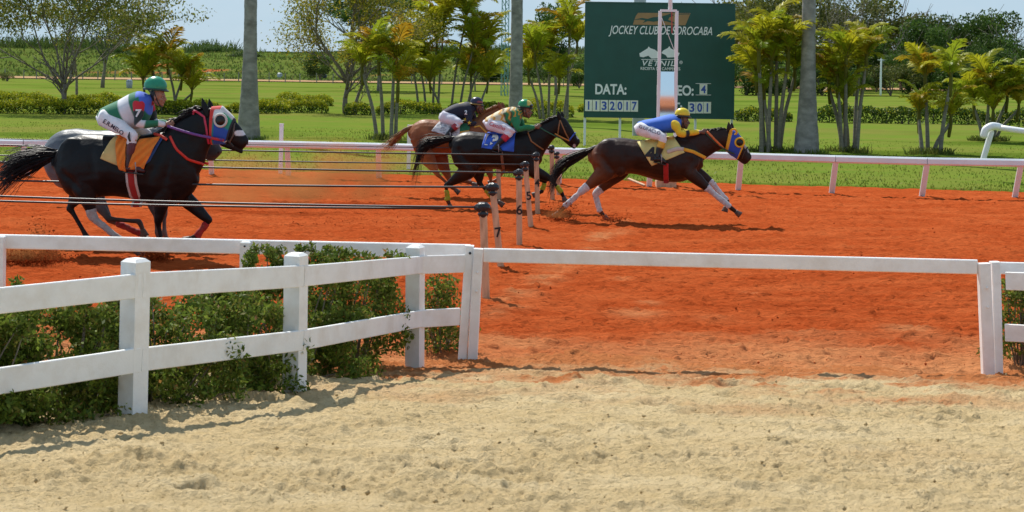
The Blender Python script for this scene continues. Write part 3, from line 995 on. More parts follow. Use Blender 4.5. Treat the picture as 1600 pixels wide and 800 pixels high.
royal(805, 192, 23, 18, "tall grey palm trunk left of the scoreboard, behind the green and yellow jockey")
royal(1260, 241, 42, 21, "stout grey palm trunk right of the scoreboard, its base wide and mottled")

# ================================================================== ARECA PALM CLUMPS
def frond_mesh(seed, L=1.0, dead=0.0):
    r = np.random.default_rng(seed)
    N = 28
    arch = r.uniform(.55, 1.0)
    pts, tan = [], []
    a = math.radians(r.uniform(62, 78)); p = np.zeros(3)
    for k in range(N + 1):
        pts.append(p.copy()); d = np.array([math.cos(a), 0, math.sin(a)]); tan.append(d)
        p = p + d * L / N
        a -= arch * math.radians(118) / N * (.35 + 1.3 * k / N)
    V, Q, C = [], [], []
    n = 0
    green = np.array([.25, .33, .02]); yel = np.array([.58, .47, .02]); org = np.array([.42, .20, .016])
    mixc = r.uniform(0, 1)
    base = green * (1 - .6 * mixc) + yel * .6 * mixc
    if dead: base = base * (1 - dead) + org * dead
    for k in range(3, N + 1):
        t = k / N
        ll = L * .36 * (math.sin(math.pi * min(1, t * .86 + .12)) ** .7) * r.uniform(.85, 1.1)
        for sgn in (-1, 1):
            up = np.cross(tan[k], [0, 1, 0]); up /= np.linalg.norm(up)
            if up[2] < 0: up = -up
            d = tan[k] * .75 + np.array([0, sgn, 0]) * .62 + up * (.30 - .15 * t)
            d += r.normal(size=3) * .07; d /= np.linalg.norm(d)
            d2 = d + np.array([0, 0, -.75]) * (1 + .4 * r.uniform(-1, 1)); d2 /= np.linalg.norm(d2)
            w = tan[k] * .025 * L
            b = pts[k]; m = b + d * ll * .5; e = m + d2 * ll * .5
            V += [b - w * .4, b + w * .4, m + w, m - w, e]
            Q += [(n, n + 1, n + 2, n + 3), (n + 3, n + 2, n + 4, n + 4)]
            cc = base * r.uniform(.8, 1.2)
            tip = cc * .75 + (yel if r.uniform() < .5 else org) * .25
            C += [cc, cc, cc, cc, tip]
            n += 5
    mb = MB()
    mb.add(V, [q if q[2] != q[3] else q[:3] for q in Q], [tuple(c) for c in C])
    mb.chain([(Vector(pts[k]), .016 * L * (1.1 - k / N)) for k in range(0, N + 1, 5)], n=4, sub=1, col=(.26, .22, .04))
    return mb.mesh("frond", False)
FR = [frond_mesh(s) for s in range(7)] + [frond_mesh(20, dead=.8), frond_mesh(21, dead=.5)]
def stem_mesh(pts, r):
    mb = MB(); mb.chain([(p, r * (1.15 - .45 * i / (len(pts) - 1))) for i, p in enumerate(pts)], n=9, sub=4); return mb
def areca(label, ybase, stems, L, nf=9, xb=None, skirt=60):
    L = L * .74; nf = 9
    """stems: (base px, crown px, crown py)"""
    b0 = on_ground(sum(s[0] for s in stems) / len(stems), ybase)
    e = empty("areca_palm", b0); tag(e, label, "palm tree", "clumps of areca palms on the lawn")
    for i, (bx, cx, cy) in enumerate(stems):
        D = b0.y + random.uniform(-.5, .5)
        p = at_depth(bx, ybase, D); p.z = 0; p -= b0
        c = at_depth(cx, cy, D + random.uniform(-.5, .5)) - b0
        c.z -= L * .36
        mid = p.lerp(c, .5) + Vector(((p.x - c.x) * .12, 0, 0)); mid.x = p.x + (c.x - p.x) * .38
        tr = stem_mesh([p - Vector((0, 0, .2)), p + (mid - p) * .4, mid, mid.lerp(c, .55), c], .062).build("trunk", M['stem'], e)
        mb = MB(); mb.chain([(c - Vector((0, 0, .35)) + (mid - c).normalized() * .1, .05), (c, .062), (c + Vector((0, 0, .3)), .03)], n=8, sub=2, col=(.20, .19, .03))
        mb.build("crownshaft", M['frond'], tr)
        a0 = random.uniform(0, 6.28)
        for k in range(nf):
            me = FR[random.randrange(7)] if random.random() > .16 else FR[random.choice((7, 8))]
            f = link("frond", me, M['frond'], tr, c + Vector((0, 0, .12)))
            age = k / nf
            f.rotation_euler = (random.uniform(-.25, .25), -.42 + .80 * age + random.uniform(-.12, .12), a0 + k * 2.4 + random.uniform(-.3, .3))
            s = L * (1.0 + .4 * random.random()) * (1.05 - .15 * age); f.scale = (s, s, s)
    if skirt:
        a = rng.uniform(0, 6.28, skirt * 4); rr = rng.uniform(.1, .75, skirt * 4)
        me = grass_blades("tuft", np.stack([np.cos(a) * rr, np.sin(a) * rr * .6, 0 * a], 1), .20, pal(skirt * 4, (.10, .14, .025), (.15, .16, .03)), .025)
        o = link("suckers", me, M['leaf'], e); o["kind"] = "stuff"
areca("spreading palm behind the green helmeted jockey, left of the first royal palm", 178, [(262, 238, 92), (270, 284, 108), (276, 262, 84), (256, 224, 112), (272, 300, 128)], 2.0, 9)
areca("front palm with four slim leaning stems, left of the chestnut horse", 219, [(590, 566, 92), (599, 592, 76), (611, 616, 84), (618, 622, 118)], 1.55, 9)
areca("tallest palm thicket behind the navy shirted jockey, left of the middle royal palm", 176, [(666, 656, 80), (676, 683, 46), (684, 694, 18), (704, 728, 12), (717, 740, 56), (727, 760, 66), (735, 736, 104), (655, 640, 66), (748, 762, 112), (690, 672, 112)], 2.5, 9)
areca("palm clump between the middle royal palm and the scoreboard", 187, [(850, 836, 72), (857, 860, 62), (865, 874, 112), (886, 890, 38), (880, 902, 54), (845, 826, 98)], 2.1, 9)
areca("bushy palm clump against the scoreboard's right edge", 239, [(1190, 1186, 66), (1195, 1182, 98), (1200, 1206, 80), (1203, 1194, 130), (1215, 1232, 66), (1212, 1214, 48), (1217, 1242, 96)], 1.6, 9)
areca("palm clump of thin stems just right of the stout royal palm", 240, [(1315, 1309, 108), (1320, 1322, 78), (1325, 1320, 146), (1335, 1342, 88), (1338, 1354, 76), (1318, 1296, 118)], 1.5, 9)
areca("sparse palm clump with four separate heads right of the thin stemmed one", 243, [(1441, 1436, 166), (1450, 1446, 110), (1468, 1486, 108), (1456, 1486, 172)], 1.35, 9, skirt=110)
areca("low broad palm clump behind the gooseneck rail", 222, [(1540, 1546, 122), (1536, 1522, 146), (1550, 1574, 136), (1545, 1552, 158), (1552, 1592, 150)], 1.75, 9, skirt=140)

# ================================================================== TREES
ZMIN = [-9.0]
def limb(mb, p, d, L, r, lvl, tips, up=.25, spread=.6, kink=.18, segs=4):
    pts = [(p, r)]
    q = Vector(p); dd = Vector(d).normalized()
    for k in range(segs):
        dd = (dd + Vector((random.uniform(-kink, kink), random.uniform(-kink, kink), random.uniform(-kink, kink) * .6 + up * .12))).normalized()
        q = q + dd * L / segs
        pts.append((q.copy(), r * (1 - .55 * (k + 1) / segs)))
        if lvl > 0 and k >= segs - 3:
            for _ in range(1 if k < segs - 1 else 2):
                a = Vector((random.gauss(0, 1), random.gauss(0, 1), random.gauss(.25, .6)))
                a = (a - dd * a.dot(dd)).normalized()
                limb(mb, q, dd + a * spread * random.uniform(.7, 1.3), L * random.uniform(.5, .72), r * .5, lvl - 1, tips, up, spread, kink, 3)
    mb.chain(pts, n=6 if r > .03 else 4, sub=1, cap=False)
    if q.z > ZMIN[0] and (lvl == 0 or random.random() < .5): tips.append(q.copy())

def open_tree(name, label, base, stems, leafcols, leaf=.13, per=40, cr=.42, lvl=3, bark='bark', up=.3, spread=.6, flat=.6, zmin=-9.0):
    ZMIN[0] = zmin
    e = empty(name, base); tag(e, label, "tree")
    mb = MB(); tips = []
    for p, d, L, r in stems:
        limb(mb, Vector(p), Vector(d), L, r, lvl, tips, up, spread)
    mb.build("trunk", M[bark], e)
    if per:
        T = np.array([tuple(t) for t in tips])
        n = len(T) * per
        P = np.repeat(T, per, 0) + rng.normal(size=(n, 3)) * np.array([cr, cr, cr * flat])
        v, q, c = leaf_cloud(P, leaf, pal(n, *leafcols, jit=.2), .5, .6)
        o = link("crown", np_mesh("crown", v, q, c), M['leaf'], e)
    return e
S3 = lambda x, y, z: (x, y, z)
b = on_ground(97, 178)
open_tree("spreading_tree", "sparse pale tree with many forking limbs at the picture's upper left", b,
    [((0, 0, -.2), (-.02, 0, 1), 1.6, .17), ((-.02, 0, 1.2), (-.55, .1, .9), 3.3, .06), ((0, 0, 1.25), (.50, -.2, 1), 3.4, .065), ((0, 0, 1.3), (-.15, .3, 1), 3.4, .06), ((.02, 0, 1.2), (.2, -.3, 1), 3.4, .055), ((0, 0, 1.1), (.85, .2, .85), 3.5, .05), ((0, 0, 1.2), (-.95, -.1, .75), 3.5, .05)],
    [(.17, .20, .035), (.22, .22, .04), (.27, .23, .045), (.14, .17, .03)], .16, 46, .40, 3, up=.2, spread=.6, flat=.40, zmin=3.3)
b = on_ground(118, 165)
open_tree("young_tree", "thin young tree standing close behind the sparse pale tree", b, [((0, 0, -.2), (.03, 0, 1), 3.4, .09)], [(.10, .135, .03), (.14, .14, .04)], .12, 26, .35, 3)
b = on_ground(160, 137)
open_tree("field_tree", "small grey trunked tree further out on the field, left of the spreading palm", b,
    [((0, 0, -.2), (0, 0, 1), 3.2, .20), ((0, 0, 2.6), (-.7, 0, .7), 2.8, .08), ((0, 0, 2.8), (.7, .1, .6), 2.6, .08), ((0, 0, 2.8), (.1, .4, 1), 2.6, .08)], [(.075, .11, .03), (.10, .13, .035), (.05, .085, .022)], .22, 60, .6, 2)
b = on_ground(541, 178)
open_tree("flowering_tree", "yellowish open crowned tree left of the front palm clump, pale branches showing", b,
    [((0, 0, -.2), (-.03, 0, 1), 1.9, .16), ((.3, 0, -.1), (.12, 0, 1), 2.4, .10), ((0, 0, 1.6), (-.55, .1, .9), 2.8, .10), ((0, 0, 1.7), (.5, -.2, .9), 2.8, .10), ((0, 0, 1.8), (0, .2, 1), 2.9, .10), ((.2, 0, 1.8), (.9, .1, .7), 2.6, .07), ((0, 0, 1.5), (-.9, .1, .62), 2.1, .06)],
    [(.34, .29, .025), (.26, .25, .025), (.15, .18, .028), (.38, .30, .03)], .13, 30, .36, 3, zmin=2.6)
b = on_ground(548, 172)
open_tree("small_tree", "thin leafy sapling in front of the yellowish tree, beside the hedge", b, [((.3, 0, -.2), (.25, 0, 1), 1.5, .03), ((.3, 0, -.2), (-.1, 0, 1), 1.3, .025)], [(.10, .14, .025), (.13, .16, .03)], .10, 16, .18, 2)

def crown_mesh(name, seed, cols, n=3200, leaf=.42, shape=(1, 1, .75), nb=16, hollow=.5, low=.0):
    """crown in unit size: leafy lumps spread over an uneven dome, with gaps between them"""
    r = np.random.default_rng(seed)
    cen = r.normal(size=(nb, 3)); cen /= np.linalg.norm(cen, axis=1, keepdims=True)
    cen *= r.uniform(.45, .92, (nb, 1)); cen[:, 2] = cen[:, 2] * .85 + low
    rad = r.uniform(.20, .40, nb)
    w = rad ** 2; w /= w.sum()
    i = r.choice(nb, n, p=w)
    off = r.normal(size=(n, 3)); off /= np.linalg.norm(off, axis=1, keepdims=True)
    P = cen[i] + off * (r.uniform(0, 1, (n, 1)) ** .4) * rad[i][:, None]
    P = P * np.array(shape)
    c = np.array(cols)[r.integers(0, len(cols), n)] * (1 + .15 * r.normal(size=(n, 1)))
    tone = r.uniform(.75, 1.25, nb)[i][:, None]
    v, q, cc = leaf_cloud(P, leaf * .1, np.clip(c * tone, .004, 1), .62, .5)
    return np_mesh(name, v, q, cc)
DK = [(.042, .088, .016), (.058, .11, .018), (.075, .125, .02)]
MG = [(.055, .105, .014), (.075, .125, .018), (.048, .085, .013)]
OL = [(.12, .13, .025), (.10, .11, .024), (.15, .145, .03), (.075, .095, .018)]
CM = {'dark': [crown_mesh("crown", 1, DK, 8000, .62), crown_mesh("crown", 2, DK, 8000, .62, (1, 1, .85))],
      'green': [crown_mesh("crown", 3, MG, 7500, .62), crown_mesh("crown", 4, MG, 7500, .62, (1, 1, .9), 20)],
      'olive': [crown_mesh("crown", 5, OL, 4600, .6, (1, 1, .6), 22), crown_mesh("crown", 6, OL, 4400, .6, (1, 1, .7), 24)]}
def far_tree(px, ytop, ybase, wpx, kind, label, name="tree", squash=1.0, group=None, D=None, crown_low=.35):
    b = on_ground(px, ybase) if D is None else at_depth(px, ybase, D)
    s = F / b.y
    Ht = (ybase - ytop) / s; R = wpx / s / 2
    e = empty(name, b); tag(e, label, "tree", group)
    ch = Ht * (1 - crown_low) / 2 / .85
    mb = MB(); tips = []
    limb(mb, Vector((0, 0, -.3)), Vector((random.uniform(-.06, .06), 0, 1)), Ht * .5, .035 * Ht * .5, 0, tips, .2, .6, .08)
    for k in range(7):
        a = k * .9 + random.uniform(-.3, .3)
        limb(mb, Vector((0, 0, Ht * random.uniform(.22, .42))), Vector((math.cos(a) * .9, math.sin(a) * .9, random.uniform(.5, 1.1))), min(R * 1.0, Ht * .5), .015 * Ht * .5, 1, tips, .2, .55, .16)
    mb.build("trunk", M['bark'], e)
    me = random.choice(CM[kind])
    o = link("crown", me, M['leaf'], e, Vector((0, 0, Ht - ch * 1.0)))
    o.scale = (R * 1.12, R * 1.12, ch * 1.25 * squash); o.rotation_euler = (0, 0, random.uniform(0, 6.28))
    return e
far_tree(590, -34, 150, 215, 'dark', "big dark shade tree towering behind the yellowish tree, its crown cut by the frame", "shade_tree", .62, D=140, crown_low=.55)
far_tree(868, -2, 150, 92, 'dark', "dark round crowned tree behind the palms left of the scoreboard", "shade_tree", D=135, crown_low=.30)
far_tree(742, 62, 150, 70, 'green', "green tree half hidden behind the tallest palm thicket", "tree", D=150)
TR = [
 # px, top, base, width, kind, label
 (1180, -30, 150, 190, 'olive', "tall olive tree rising directly behind the scoreboard's right edge"),
 (1120, -20, 150, 120, 'olive', "olive tree hidden behind the scoreboard, only its top showing"),
 (1265, -40, 146, 170, 'olive', "tall olive tree behind the stout royal palm"),
 (1350, -34, 146, 180, 'olive', "tall feathery olive tree right of the stout royal palm, cut by the frame"),
 (1408, -6, 144, 120, 'olive', "brownish olive tree next to where the tree line drops to the sky"),
 (1232, 44, 146, 110, 'dark', "dark tree low behind the bushy palm clump by the scoreboard"),
 (1298, 58, 146, 100, 'dark', "dark tree low between the stout royal palm and the thin stemmed clump"),
 (1370, 48, 146, 120, 'green', "green tree filling the belt behind the thin stemmed palm clump"),
 (1448, 24, 144, 110, 'dark', "dark rounded tree in the belt above the four headed palm clump"),
 (1492, 6, 142, 120, 'dark', "tallest dark tree of the right-hand belt, its top against the sky"),
 (1538, 10, 142, 130, 'green', "broad flat topped tree against the sky toward the right edge"),
 (1580, 40, 142, 110, 'dark', "dark tree near the right edge, lower than the flat topped one"),
 (1625, 34, 142, 100, 'olive', "yellowish olive tree at the right edge of the picture"),
 (1480, 66, 144, 110, 'green', "bright mid green tree in front of the dark belt"),
 (1550, 70, 144, 100, 'dark', "blackish round tree low in the belt above the broad palm clump"),
 (1420, 74, 145, 100, 'dark', "low dark tree in the belt left of the four headed palm clump"),
 (1610, 84, 146, 90, 'green', "low green tree at the right edge above the hedge"),
]
for i, t in enumerate(TR):
    far_tree(t[0], t[1], t[2], t[3], t[4], t[5], "tree", D=[205, 215, 190, 195, 200, 172, 170, 176, 182, 200, 205, 190, 195, 165, 168, 166, 160][i], group="trees of the belt at the right", crown_low=.22 if i > 4 else .34)
b = at_depth(1302, 140, 158)
open_tree("bare_tree", "nearly leafless tree with pale thin branches right of the stout royal palm", b,
    [((0, 0, -.3), (-.05, 0, 1), 3.4, .16), ((0, 0, 2.4), (.6, 0, .8), 3.4, .09), ((0, 0, 2.6), (-.6, 0, .9), 3.2, .09), ((0, 0, 2.9), (.15, 0, 1), 3.6, .10), ((0, 0, 2.6), (-.25, .3, 1), 3.6, .08)], [(.10, .11, .04)], .2, 5, .5, 3, spread=.7)
def bush(px, ytop, ybase, wpx, kind, label, D=None, group="bushes far out on the field"):
    b = on_ground(px, ybase) if D is None else at_depth(px, ybase, D)
    s = F / b.y
    e = empty("bush", b); tag(e, label, "bush", group)
    h = (ybase - ytop) / s; R = wpx / s / 2
    o = link("foliage", random.choice(CM[kind]), M['leaf'], e, Vector((0, 0, h * .48))); o.scale = (R, R, h * .72); o.rotation_euler = (0, 0, random.uniform(0, 6)); o["kind"] = "stuff"
    mb = MB()
    for k in range(5): mb.chain([((0, 0, -.2), .06), ((random.uniform(-R, R) * .5, 0, h * .6), .02)], n=5, sub=1)
    mb.build("branches", M['bark'], e)
GB = "undergrowth bushes below the tree belt"
for px, w, k, lab in ((1165, 70, 'dark', "dark bush below the belt next to the scoreboard's edge"), (1215, 60, 'green', "green bush below the belt behind the bushy palm clump"), (1285, 60, 'dark', "dark bush below the belt just right of the stout royal palm"), (1335, 70, 'green', "green bush below the belt behind the thin stemmed palms"), (1392, 70, 'olive', "olive bush below the belt by the pale field pole"), (1452, 70, 'dark', "dark bush below the belt above the four headed palm"), (1512, 80, 'green', "green bush below the belt between the two last palm clumps"), (1580, 90, 'dark', "dark bush below the belt near the right edge")):
    bush(px, 96 + random.uniform(-8, 8), 147, w * 1.5, k, lab, 156, GB)
bush(500, 82, 122, 62, 'dark', "dark bush at the foot of the hill left of the yellowish tree", 212)
bush(628, 84, 124, 110, 'green', "wide green bush on the hill behind the front palms", 225)
bush(770, 96, 126, 90, 'green', "green bush on the hill behind the lattice mast", 220)
bush(380, 78, 100, 60, 'dark', "dark scrub clump on the hill behind the first royal palm", 300)
bush(330, 70, 92, 50, 'dark', "dark scrub clump on the hilltop right of the spreading palm", 320)
bush(110, 76, 100, 60, 'green', "green scrub clump on the hill behind the sparse pale tree", 300)
bush(190, 72, 104, 60, 'green', "green scrub clump on the hill right of the field tree", 290)
bush(10, 112, 128, 24, 'olive', "small olive bush alone on the field at the far left", 170)
bush(575, 140, 150, 12, 'olive', "tiny olive bush on the field", 130)
bush(850, 96, 128, 90, 'green', "green bush below the dark round crowned tree", 190)
bush(905, 92, 135, 60, 'dark', "dark bush just left of the scoreboard", 170)

# cane growing along the hilltop, too dense to count
n = 26000
xx = rng.uniform(-200, 190, n); yy = rng.uniform(322, 352, n)
zz = hill_z(xx, yy)
tall = .3 + 2.3 * np.clip(.4 + fbm(xx * .06, yy * .02, 121, 4) * 2.0, 0, 1)
me = grass_blades("sugar_cane", np.stack([xx, yy, zz], 1), tall, pal(n, (.075, .115, .024), (.10, .14, .03), (.06, .095, .02)), .16)
o = link("sugar_cane", me, M['leaf']); tag(o, "band of tall dark cane growing along the hilltop", "cane field", kind="stuff")
# rough grass over the hill slope
n = 30000
xx = rng.uniform(-190, 190, n); yy = rng.uniform(214, 330, n); zz = hill_z(xx, yy)
me = grass_blades("scrub", np.stack([xx, yy, zz], 1), .32, pal(n, (.09, .14, .022), (.125, .155, .03), (.075, .115, .02), (.16, .165, .04)), .16)
o = link("scrub", me, M['leaf']); tag(o, "rough scrub covering the slope of the far hill", "scrub", kind="stuff")

# field fence along the dirt road, bins and small far things
ff = empty("field_fence", (-30, 193, 0)); tag(ff, "far wire fence on thin posts along the dirt road", "fence")
for k in range(56):
    x = -38 + k * 1.8 + random.uniform(-.2, .2) - 14
    mb = MB(); mb.beam((x, 0, -.3), (x + random.uniform(-.05, .05), 0, 1.15 + random.uniform(-.15, .1)), .10, .10, up=(0, 1, 0)); mb.build("post", M['grey_wood'], ff, False)
for z in (.45, .95):
    mb = MB(); mb.beam((-54, 0, z), (50, 0, z), .018, .018); mb.build("wire", M['grey_wood'], ff, False)
def far_box(name, px, py, w, h, m, label, cat, D=None):
    b = on_ground(px, py) if D is None else at_depth(px, py, D)
    s = F / b.y; e = empty(name, b); tag(e, label, cat)
    ww, hh = w / s, h / s
    mb = MB(); mb.chain([((0, 0, -.1), ww * .44), ((0, 0, hh * .5), ww * .5), ((0, 0, hh), ww * .5)], n=10, sub=1); mb.build("drum", m, e)
    mb = MB(); mb.torus((0, 0, hh), ww * .5, ww * .06, 14, 6); mb.build("rim", m, e)
far_box("field_bin", 202, 138, 10, 11, M['galv'], "grey bin on the field left of the spreading palm", "bin")
far_box("field_bin", 437, 124, 8, 8, M['galv'], "small grey drum by the dirt road left of the yellowish tree", "bin")
far_box("old_tyre", 505, 125, 12, 7, M['black_plastic'], "dark tyre lying by the dirt road under the yellowish tree", "tyre")
far_box("field_bin", 55, 116, 7, 9, M['black_plastic'], "dark bin by the road at the far left", "bin")
b = at_depth(1376, 143, 150)
e = empty("field_pole", b); tag(e, "thin pale pole standing in front of the tree belt", "pole")
mb = MB(); mb.chain([((0, 0, -.3), .1), ((0, 0, 1.5), .09), ((.02, 0, 3.0), .08)], n=8, sub=2); mb.build("shaft", M['pipe_white'], e)
mb = MB(); mb.beam((-.3, 0, 2.85), (.3, 0, 2.85), .06, .06); mb.build("crossarm", M['pipe_white'], e, False)

# lattice mast
b = at_depth(788, 156, 128)
tw = empty("lattice_mast", b); tag(tw, "slim blue green lattice mast behind the palms by the middle royal palm", "mast")
w = .26; leg = [Vector((-w, -w, 0)), Vector((w, -w, 0)), Vector((0, w, 0))]
for l in leg:
    mb = MB(); mb.beam(l + Vector((0, 0, -.2)), l + Vector((0, 0, 11)), .07, .07, up=(0, 1, 0)); mb.build("leg", M['tower'], tw, False)
for k in range(20):
    for i in range(3):
        a = leg[i] + Vector((0, 0, k * .55)); c = leg[(i + 1) % 3] + Vector((0, 0, k * .55 + .55))
        mb = MB(); mb.beam(a, c, .035, .035); mb.build("brace", M['tower'], tw, False)

# ================================================================== SCOREBOARD
D = 52.0
bl = at_depth(912, 183, D); tr = at_depth(1148, 10.5, D); br = at_depth(1147, 187, D)
cx = (bl.x + br.x) / 2
base = Vector((cx, D, .03))
sb = empty("scoreboard", base)
tag(sb, "large dark green race scoreboard with white lettering and number plates on white legs", "scoreboard")
W = br.x - bl.x; zb, zt = (bl.z + br.z) / 2 - .03, tr.z + .03
mb = MB()
mb.box((0, .05, (zb + zt) / 2), (W, .08, zt - zb)); mb.build("panel", M['board'], sb, False)
mb = MB()
for a, c in (((-W / 2, .05, zt + .02), (W / 2, .05, zt + .02)),): mb.beam(a, c, .11, .04)
mb.build("top_trim", M['board'], sb, False)
for px in (914, 969, 1087, 1144):
    x = at_depth(px, 200, D).x - cx
    mb = MB(); mb.beam((x, .13, -.3), (x, .13, zt - .2), .075, .06, up=(0, 1, 0), bev=.01); mb.build("leg", M['pipe_white'], sb, False)
def sp(px, py):
    p = at_depth(px, py, D); return Vector((p.x - cx, .0, p.z - .03))
def letters(s, x0, y0, x1, y1, m='letter', shear=0, bold=.01, name="lettering", z=.006, space=1.0):
    a, c = sp(x0, y1), sp(x1, y0)
    me = text_mesh(s, c.x - a.x, c.z - a.z, shear, bold, .006, space)
    o = link(name, me, M[m], sb, Vector(((a.x + c.x) / 2, .01 - z - .003, (a.z + c.z) / 2)))
    o.rotation_euler = (math.radians(90), 0, 0)
    return o
letters("JOCKEY CLUB DE SOROCABA", 951, 42, 1113, 57, shear=.28, bold=.008)
letters("VETNIL", 1004, 95, 1054, 102.8, shear=.25, bold=.015, space=1.25)
letters("\u00ae", 1061.5, 95, 1066.5, 100)
letters("RECEITA DE CAMPE\u00d5ES", 1001, 104.4, 1063, 109.2, bold=.012)
letters("DATA:", 930, 131.5, 979, 147.5, bold=.03)
letters("P\u00c1REO:", 1026, 129.5, 1084, 149, bold=.03)
letters("DIST:", 1026, 160, 1066, 174, bold=.03)
def flat(pts, m, name, z=.006, th=.004):
    vs = [sp(x, y) for x, y in pts]
    n = len(vs)
    F_ = [v + Vector((0, .01 - z - th, 0)) for v in vs] + [v + Vector((0, .01 - z + .002, 0)) for v in vs]
    mb = MB(); mb.add(F_, [tuple(range(n)), tuple(reversed(range(n, 2 * n)))] + [(i, i + n, (i + 1) % n + n, (i + 1) % n) for i in range(n)])
    o = mb.build(name, M[m], sb, False)
    bm = bmesh.new(); bm.from_mesh(o.data); bmesh.ops.triangulate(bm, faces=[f for f in bm.faces if len(f.verts) > 4]); bmesh.ops.recalc_face_normals(bm, faces=bm.faces); bm.to_mesh(o.data); bm.free()
    return o
flat([(997, 20), (1079, 20.5), (1071, 39.5), (989, 38.5), (990.5, 33), (993.5, 25)], 'tan', "emblem")
# dark galloping horse across the emblem
flat([(989, 31), (1003, 28), (1012, 29.5), (1020, 27), (1033, 26), (1044, 22.5), (1048, 20.8), (1053, 24), (1050, 26), (1046, 27), (1044, 31), (1052, 34), (1057, 38), (1050, 36), (1042, 33.5), (1030, 32.5), (1022, 34), (1012, 33), (1004, 36), (1008, 32), (1000, 30.5)], 'board', "emblem_horse", .011)
flat([(1056, 21.5), (1078, 21.2), (1077, 22.4), (1056, 22.8)], 'board', "emblem_line", .011)
# two white horse heads
flat([(999, 83.5), (1012, 75.5), (1013.5, 72.5), (1016, 75.2), (1023, 77.5), (1029, 82), (1031, 91), (1018, 91.5), (1013, 87), (1005, 89.5), (1000, 88.5)], 'letter', "emblem_head")
flat([(1062, 83), (1048, 75.5), (1046, 72), (1043.5, 75), (1036, 79), (1033.5, 83), (1040, 86), (1043, 90), (1053, 89.5), (1060, 87.5)], 'letter', "emblem_head")
flat([(1002, 92.4), (1060, 92.4), (1060, 93.4), (1002, 93.4)], 'letter', "emblem_line")
def plate(ch, x0, y0, x1, y1):
    a, c = sp(x0, y1), sp(x1, y0)
    ctr = Vector(((a.x + c.x) / 2, -.005, (a.z + c.z) / 2))
    mb = MB(); mb.box(ctr, (c.x - a.x, .02, c.z - a.z)); o = mb.build("number_plate", M['plate'], sb, False)
    me = text_mesh(ch, None if ch == "1" else (c.x - a.x) * .66, (c.z - a.z) * .76, 0, .008 if ch == "1" else .025, .006)
    t = link("digit", me, M['digit'], o, ctr + Vector((0, -.013, 0))); t.rotation_euler = (math.radians(90), 0, 0)
for ch, x0, x1 in (("1", 914, 925.3), ("1", 925.8, 937.3), ("3", 938, 950), ("2", 951, 962.5), ("0", 962.8, 974.2), ("1", 974.5, 985), ("7", 985.3, 997)):
    k = (x0 - 914) * ROLL
    plate(ch, x0, 156 + k, x1, 173.5 + k)
for ch, x0, x1 in (("3", 1075, 1087), ("0", 1087.3, 1099), ("1", 1099.3, 1111)):
    plate(ch, x0, 159.3, x1, 177)
plate("4", 1093, 131.5, 1105, 147.5)
for y in (130.6, 148.4):
    flat([(1087, y - .5), (1111, y - .3), (1111, y + .5), (1087, y + .3)], 'letter', "slot_strip", .004)
# grey mast behind the board's top
b = at_depth(998, 150, 60)
e = empty("mast", Vector((b.x, 60, 0))); tag(e, "pale mast whose tip just shows above the scoreboard", "mast")
mb = MB(); mb.beam((0, 0, -.3), (0, 0, 5.5), .42, .3, up=(0, 1, 0), bev=.05); mb.build("shaft", M['galv'], e, False)
mb = MB(); mb.beam((0, 0, 5.5), (0, 0, 5.56), .5, .38, up=(0, 1, 0)); mb.build("cap", M['galv'], e, False)

# finish post with its tilted mirror
b = on_ground(1039, 291)
fm = empty("finish_post", b); tag(fm, "white finish post frame with a tilted mirror in front of the scoreboard", "finish post")
Dm = b.y
def fp(px, py): return at_depth(px, py, Dm) - b
mb = MB(); mb.beam(fp(1026.5, 292), fp(1031.5, 17), .07, .07, up=(0, 1, 0), bev=.01); mb.build("upright", M['pipe_white'], fm, False)
mb = MB(); mb.beam(fp(1054, 292), fp(1057.5, 17), .07, .07, up=(0, 1, 0), bev=.01); mb.build("upright", M['pipe_white'], fm, False)
mb = MB(); mb.beam(fp(1031.8, 16.5) + Vector((0, -.002, 0)), fp(1057.5, 16.8) + Vector((0, -.002, 0)), .075, .05); mb.build("crossbar", M['pipe_white'], fm, False)
mb = MB(); mb.chain([(fp(1047.3, 15), .045), (fp(1048, -60), .045)], n=10, sub=1); mb.build("pole", M['pipe_white'], fm)
mb = MB(); mb.beam(fp(1049.5, 16), fp(1050, 52), .02, .02, up=(0, 1, 0)); mb.build("cord", mat("red_cord", (.45, .05, .05), .6, .1, 9), fm, False)
mb = MB(); mb.beam(fp(1034, 28), fp(1054, 80), .012, .012); mb.build("brace", M['pipe_white'], fm, False)
mir = bpy.data.materials.new("mirror_glass"); mir.use_nodes = True
pb_ = mir.node_tree.nodes["Principled BSDF"]; pb_.inputs['Metallic'].default_value = 1; pb_.inputs['Roughness'].default_value = .03; pb_.inputs['Base Color'].default_value = (.86, .88, .9, 1)
a, c = fp(1030.5, 185), fp(1055, 112)
mb = MB(); mb.box((0, 0, 0), (c.x - a.x - .005, .012, c.z - a.z))
o = mb.build("mirror", mir, fm, False, Vector(((a.x + c.x) / 2, -.02, (a.z + c.z) / 2))); o.rotation_euler = (-math.radians(3.1), 0, 0)
mb = MB(); mb.box(((a.x + c.x) / 2, .03, (a.z + c.z) / 2), (c.x - a.x - .01, .02, c.z - a.z)); mb.build("backing", M['grey_wood'], fm, False)
mb = MB(); mb.box((fp(1039, 288).x, -.18, .07), (.42, .35, .15)); mb.build("footing", M['stake'], fm, False)
q = on_ground(990, 291)
pk = empty("plank", q); tag(pk, "weathered loose plank lying at the track edge under the leading horse", "plank")
mb = MB(); mb.beam((-.12, 0, .16), (.22, -.1, .03), .2, .03, bev=.008); mb.build("board", M['stake'], pk, False)

